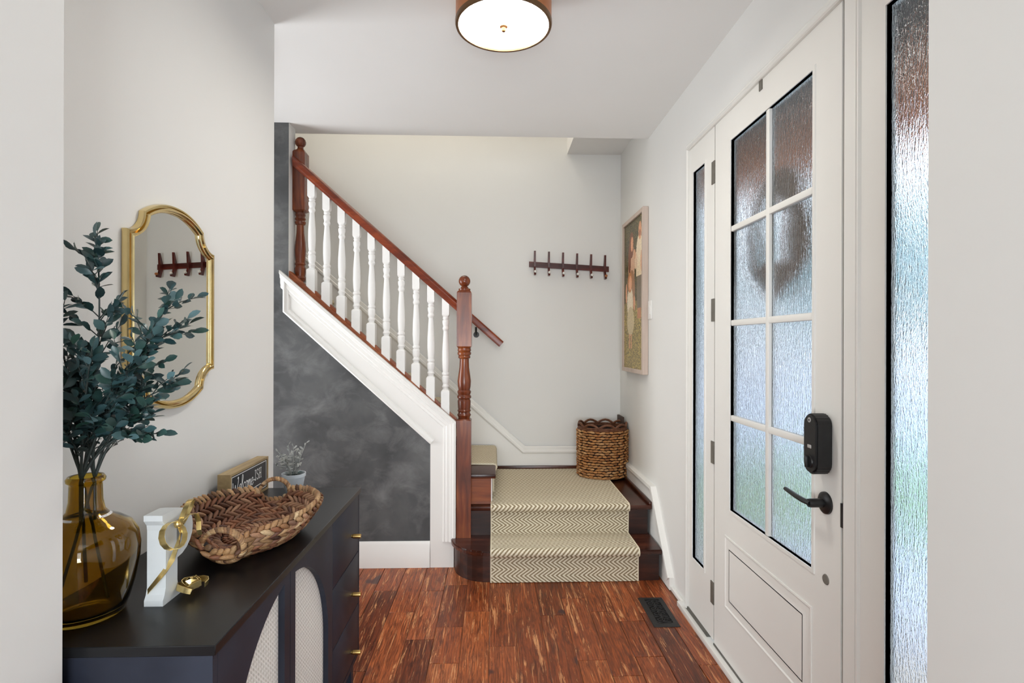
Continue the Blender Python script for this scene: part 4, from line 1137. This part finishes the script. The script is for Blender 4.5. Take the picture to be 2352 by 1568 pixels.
for s_ in (1, -1):      # ring handles standing at the two ends
    cz_ = CZ + .072 if s_ > 0 else CZ + .060; cy_ = TY + s_*(TB*.975); rad = .048
    tilt = .25*s_
    pts = []
    for i in range(30):
        a = 2*PI*i/30; pts.append(V((TX - .11*TB*s_ + rad*1.05*math.cos(a), cy_ + tilt*rad*math.sin(a), cz_ + rad*.92*math.sin(a))))
    h_ = tube('handle', pts, .0055, BACKING, TR, 7, True); h_['label'] = 'wrapped ring handle'
    wr = []
    for i in range(46):
        a = 2*PI*i/46; p_ = V((TX - .11*TB*s_ + rad*1.05*math.cos(a), cy_ + tilt*rad*math.sin(a), cz_ + rad*.92*math.sin(a)))
        ta = V((-math.sin(a), 0, .92*math.cos(a))).normalized(); od = V((math.cos(a), 0, math.sin(a)))
        wr.append(basis((ta*.7 + od*.35 + V((0, .55, 0))).normalized(), od, p_, (.021, .014, .0155)))
    o = merge_instances('handle_wrap', SPL, wr, STRANDL, h_)

# ================================================================== WELCOME SIGN
SX0, SX1, SY0, SY1, SZ0, SZ1 = -.922, -.882, 1.826, 2.128, CZ, CZ+.126
SG = thing('welcome_sign', (-.9, 1.95, CZ), 'small black sign in a pale wood box frame reading Welcome-ISH against the wall', 'sign')
fb = .008
box('frame_bar', SX0, SX1+.003, SY0, SY1, SZ1-fb, SZ1, SIGNW, SG); box('frame_bar', SX0, SX1+.003, SY0, SY1, SZ0, SZ0+fb, SIGNW, SG)
box('frame_bar', SX0, SX1+.003, SY0, SY0+fb, SZ0+fb, SZ1-fb, SIGNW, SG); box('frame_bar', SX0, SX1+.003, SY1-fb, SY1, SZ0+fb, SZ1-fb, SIGNW, SG)
box('sign_face', SX0+.002, SX1, SY0+fb, SY1-fb, SZ0+fb, SZ1-fb, SIGNB, SG)
fxs = SX1
sweep('border_line', [(fxs, SY0+.014, SZ0+.014), (fxs, SY0+.014, SZ1-.014), (fxs, SY1-.014, SZ1-.014), (fxs, SY1-.014, SZ0+.014)], [(-.0012, 0), (-.0012, .0006), (.0012, .0006), (.0012, 0)], (1, 0, 0), SIGNT, SG, closed=True)
# hand lettering: strokes in letter units (x right, y up)
STK = {
 'W': [[(0, 1.0), (.06, .5), (.14, .0), (.34, .55), (.40, .75), (.46, .3), (.56, .0), (.8, .6), (.98, 1.15), (.9, 1.28), (.8, 1.15)]],
 'e': [[(.02, .25), (.28, .36), (.40, .5), (.34, .62), (.18, .56), (.08, .32), (.14, .06), (.30, .02), (.48, .2)]],
 'l': [[(0, .1), (.18, .5), (.34, 1.05), (.30, 1.3), (.20, 1.2), (.14, .6), (.16, .08), (.26, .02), (.40, .2)]],
 'c': [[(.40, .5), (.32, .6), (.16, .52), (.08, .28), (.14, .05), (.28, .02), (.44, .16)]],
 'o': [[(.36, .56), (.2, .6), (.08, .36), (.12, .06), (.28, .02), (.42, .24), (.38, .52), (.30, .58), (.5, .48)]],
 'm': [[(.02, .6), (.06, .0)], [(.06, .3), (.18, .58), (.26, .5), (.27, .02)], [(.27, .3), (.38, .58), (.48, .5), (.48, .04), (.6, .14)]],
 '-': [[(0, .34), (.34, .34)]],
 'I': [[(.02, 0), (.30, 0)], [(.16, 0), (.16, 1)], [(.02, 1), (.30, 1)]],
 'S': [[(.44, .80), (.36, .97), (.18, 1.0), (.05, .86), (.08, .66), (.26, .52), (.42, .38), (.46, .16), (.32, .0), (.14, .02), (.03, .2)]],
 'H': [[(.0, 0), (.2, 0)], [(.0, 1), (.2, 1)], [(.1, 0), (.1, 1)], [(.1, .5), (.46, .5)], [(.46, 0), (.46, 1)], [(.36, 0), (.56, 0)], [(.36, 1), (.56, 1)]],
}
def letters(txt, y_, z_, sc_, adv, wd, name):
    x = 0
    for ch_ in txt:
        vs_, fs = [], []
        for st_ in STK[ch_]:
            pts = [V((fxs+.0007, y_ + (x+px)*sc_, z_ + pz*sc_)) for px, pz in st_]
            if len(pts) > 2:       # smooth hand strokes
                sm = []
                for i in range(len(pts)-1):
                    p0_, p1_, p2_, p3_ = pts[max(i-1, 0)], pts[i], pts[i+1], pts[min(i+2, len(pts)-1)]
                    for k in range(4):
                        t = k/4; sm.append(.5*((2*p1_) + (p2_-p0_)*t + (2*p0_-5*p1_+4*p2_-p3_)*t*t + (3*p1_-p0_-3*p2_+p3_)*t**3))
                pts = sm + [pts[-1]]
            a, b_ = tube_geo(pts, wd, 4, False, .22, (1, 0, 0)); o_ = len(vs_)
            vs_ += a; fs += [tuple(i+o_ for i in f) for f in b_]
        new_obj(name, vs_, fs, SIGNT, SG)
        x += adv[ch_]
letters('Welcome-', SY0+.022, SZ0+.050, .042, {'W': 1.0, 'e': .42, 'l': .34, 'c': .42, 'o': .46, 'm': .58, '-': .4}, .0019, 'lettering')
letters('ISH', SY0+.188, SZ0+.060, .036, {'I': .42, 'S': .58, 'H': .6}, .0019, 'lettering')
tube('underline', [(fxs+.0006, SY0+.06, SZ0+.022), (fxs+.0006, SY0+.14, SZ0+.034), (fxs+.0006, SY0+.24, SZ0+.036)], .0016, SIGNT, SG, 4, False, .3, (1, 0, 0))

# ================================================================== SMALL POTTED PLANT
QX, QY = -.762, 2.075
PP = thing('potted_plant', (QX, QY, CZ), 'small grey leaved plant in a white pot at the far end of the console', 'plant')
lathe('pot', [(.001, 0), (.029, 0), (.031, .003), (.041, .060), (.0435, .060), (.044, .072), (.041, .072), (.038, .058), (.001, .056)], (QX, QY, CZ), POTW, PP, 32)
lathe('soil', [(.001, .062), (.039, .060)], (QX, QY, CZ), SOIL, PP, 24)
gl_v, gl_f = [], []
GL = bpy.data.meshes.new('sage_leaf')
GL.from_pydata([(0, 0, 0), (.35, -.16, .03), (.35, .16, .03), (.75, -.17, .02), (.75, .17, .02), (1, 0, -.05), (.35, 0, 0), (.75, 0, -.01)], [], [(0, 1, 6), (0, 6, 2), (1, 3, 7, 6), (6, 7, 4, 2), (3, 5, 7), (7, 5, 4)]); GL.materials.append(GLEAF)
rnd = random.Random(3)
for k in range(20):
    a = rnd.uniform(0, 2*PI); sp = rnd.uniform(.015, .08); hgt = rnd.uniform(.045, .125)
    p0 = V((QX+.012*math.cos(a), QY+.012*math.sin(a), CZ+.062)); p2 = V((QX+sp*math.cos(a), QY+sp*math.sin(a), CZ+.062+hgt)); p1 = p0.lerp(p2, .5) + V((0, 0, .02))
    pts = [bez(p0, p1, p2, i/6) for i in range(7)]
    tube('sprig', pts, .0011, GLEAF, PP, 5)
    for q_ in range(6):
        u = .35 + .65*q_/5; p_ = bez(p0, p1, p2, u); d_ = V((rnd.uniform(-1, 1), rnd.uniform(-1, 1), rnd.uniform(0, 1))).normalized(); ln = rnd.uniform(.014, .024)
        inst('leaf', GL, basis(d_, V((rnd.uniform(-1, 1), -1, .4)), p_, (ln, ln, ln)), PP)
for k in range(8):
    a = 2*PI*k/8; d_ = V((math.cos(a), math.sin(a), .5)); inst('base_leaf', LM, basis(d_, V((0, 0, 1)), V((QX+.01*math.cos(a), QY+.01*math.sin(a), CZ+.064)), (.028, .026, .028)), PP)
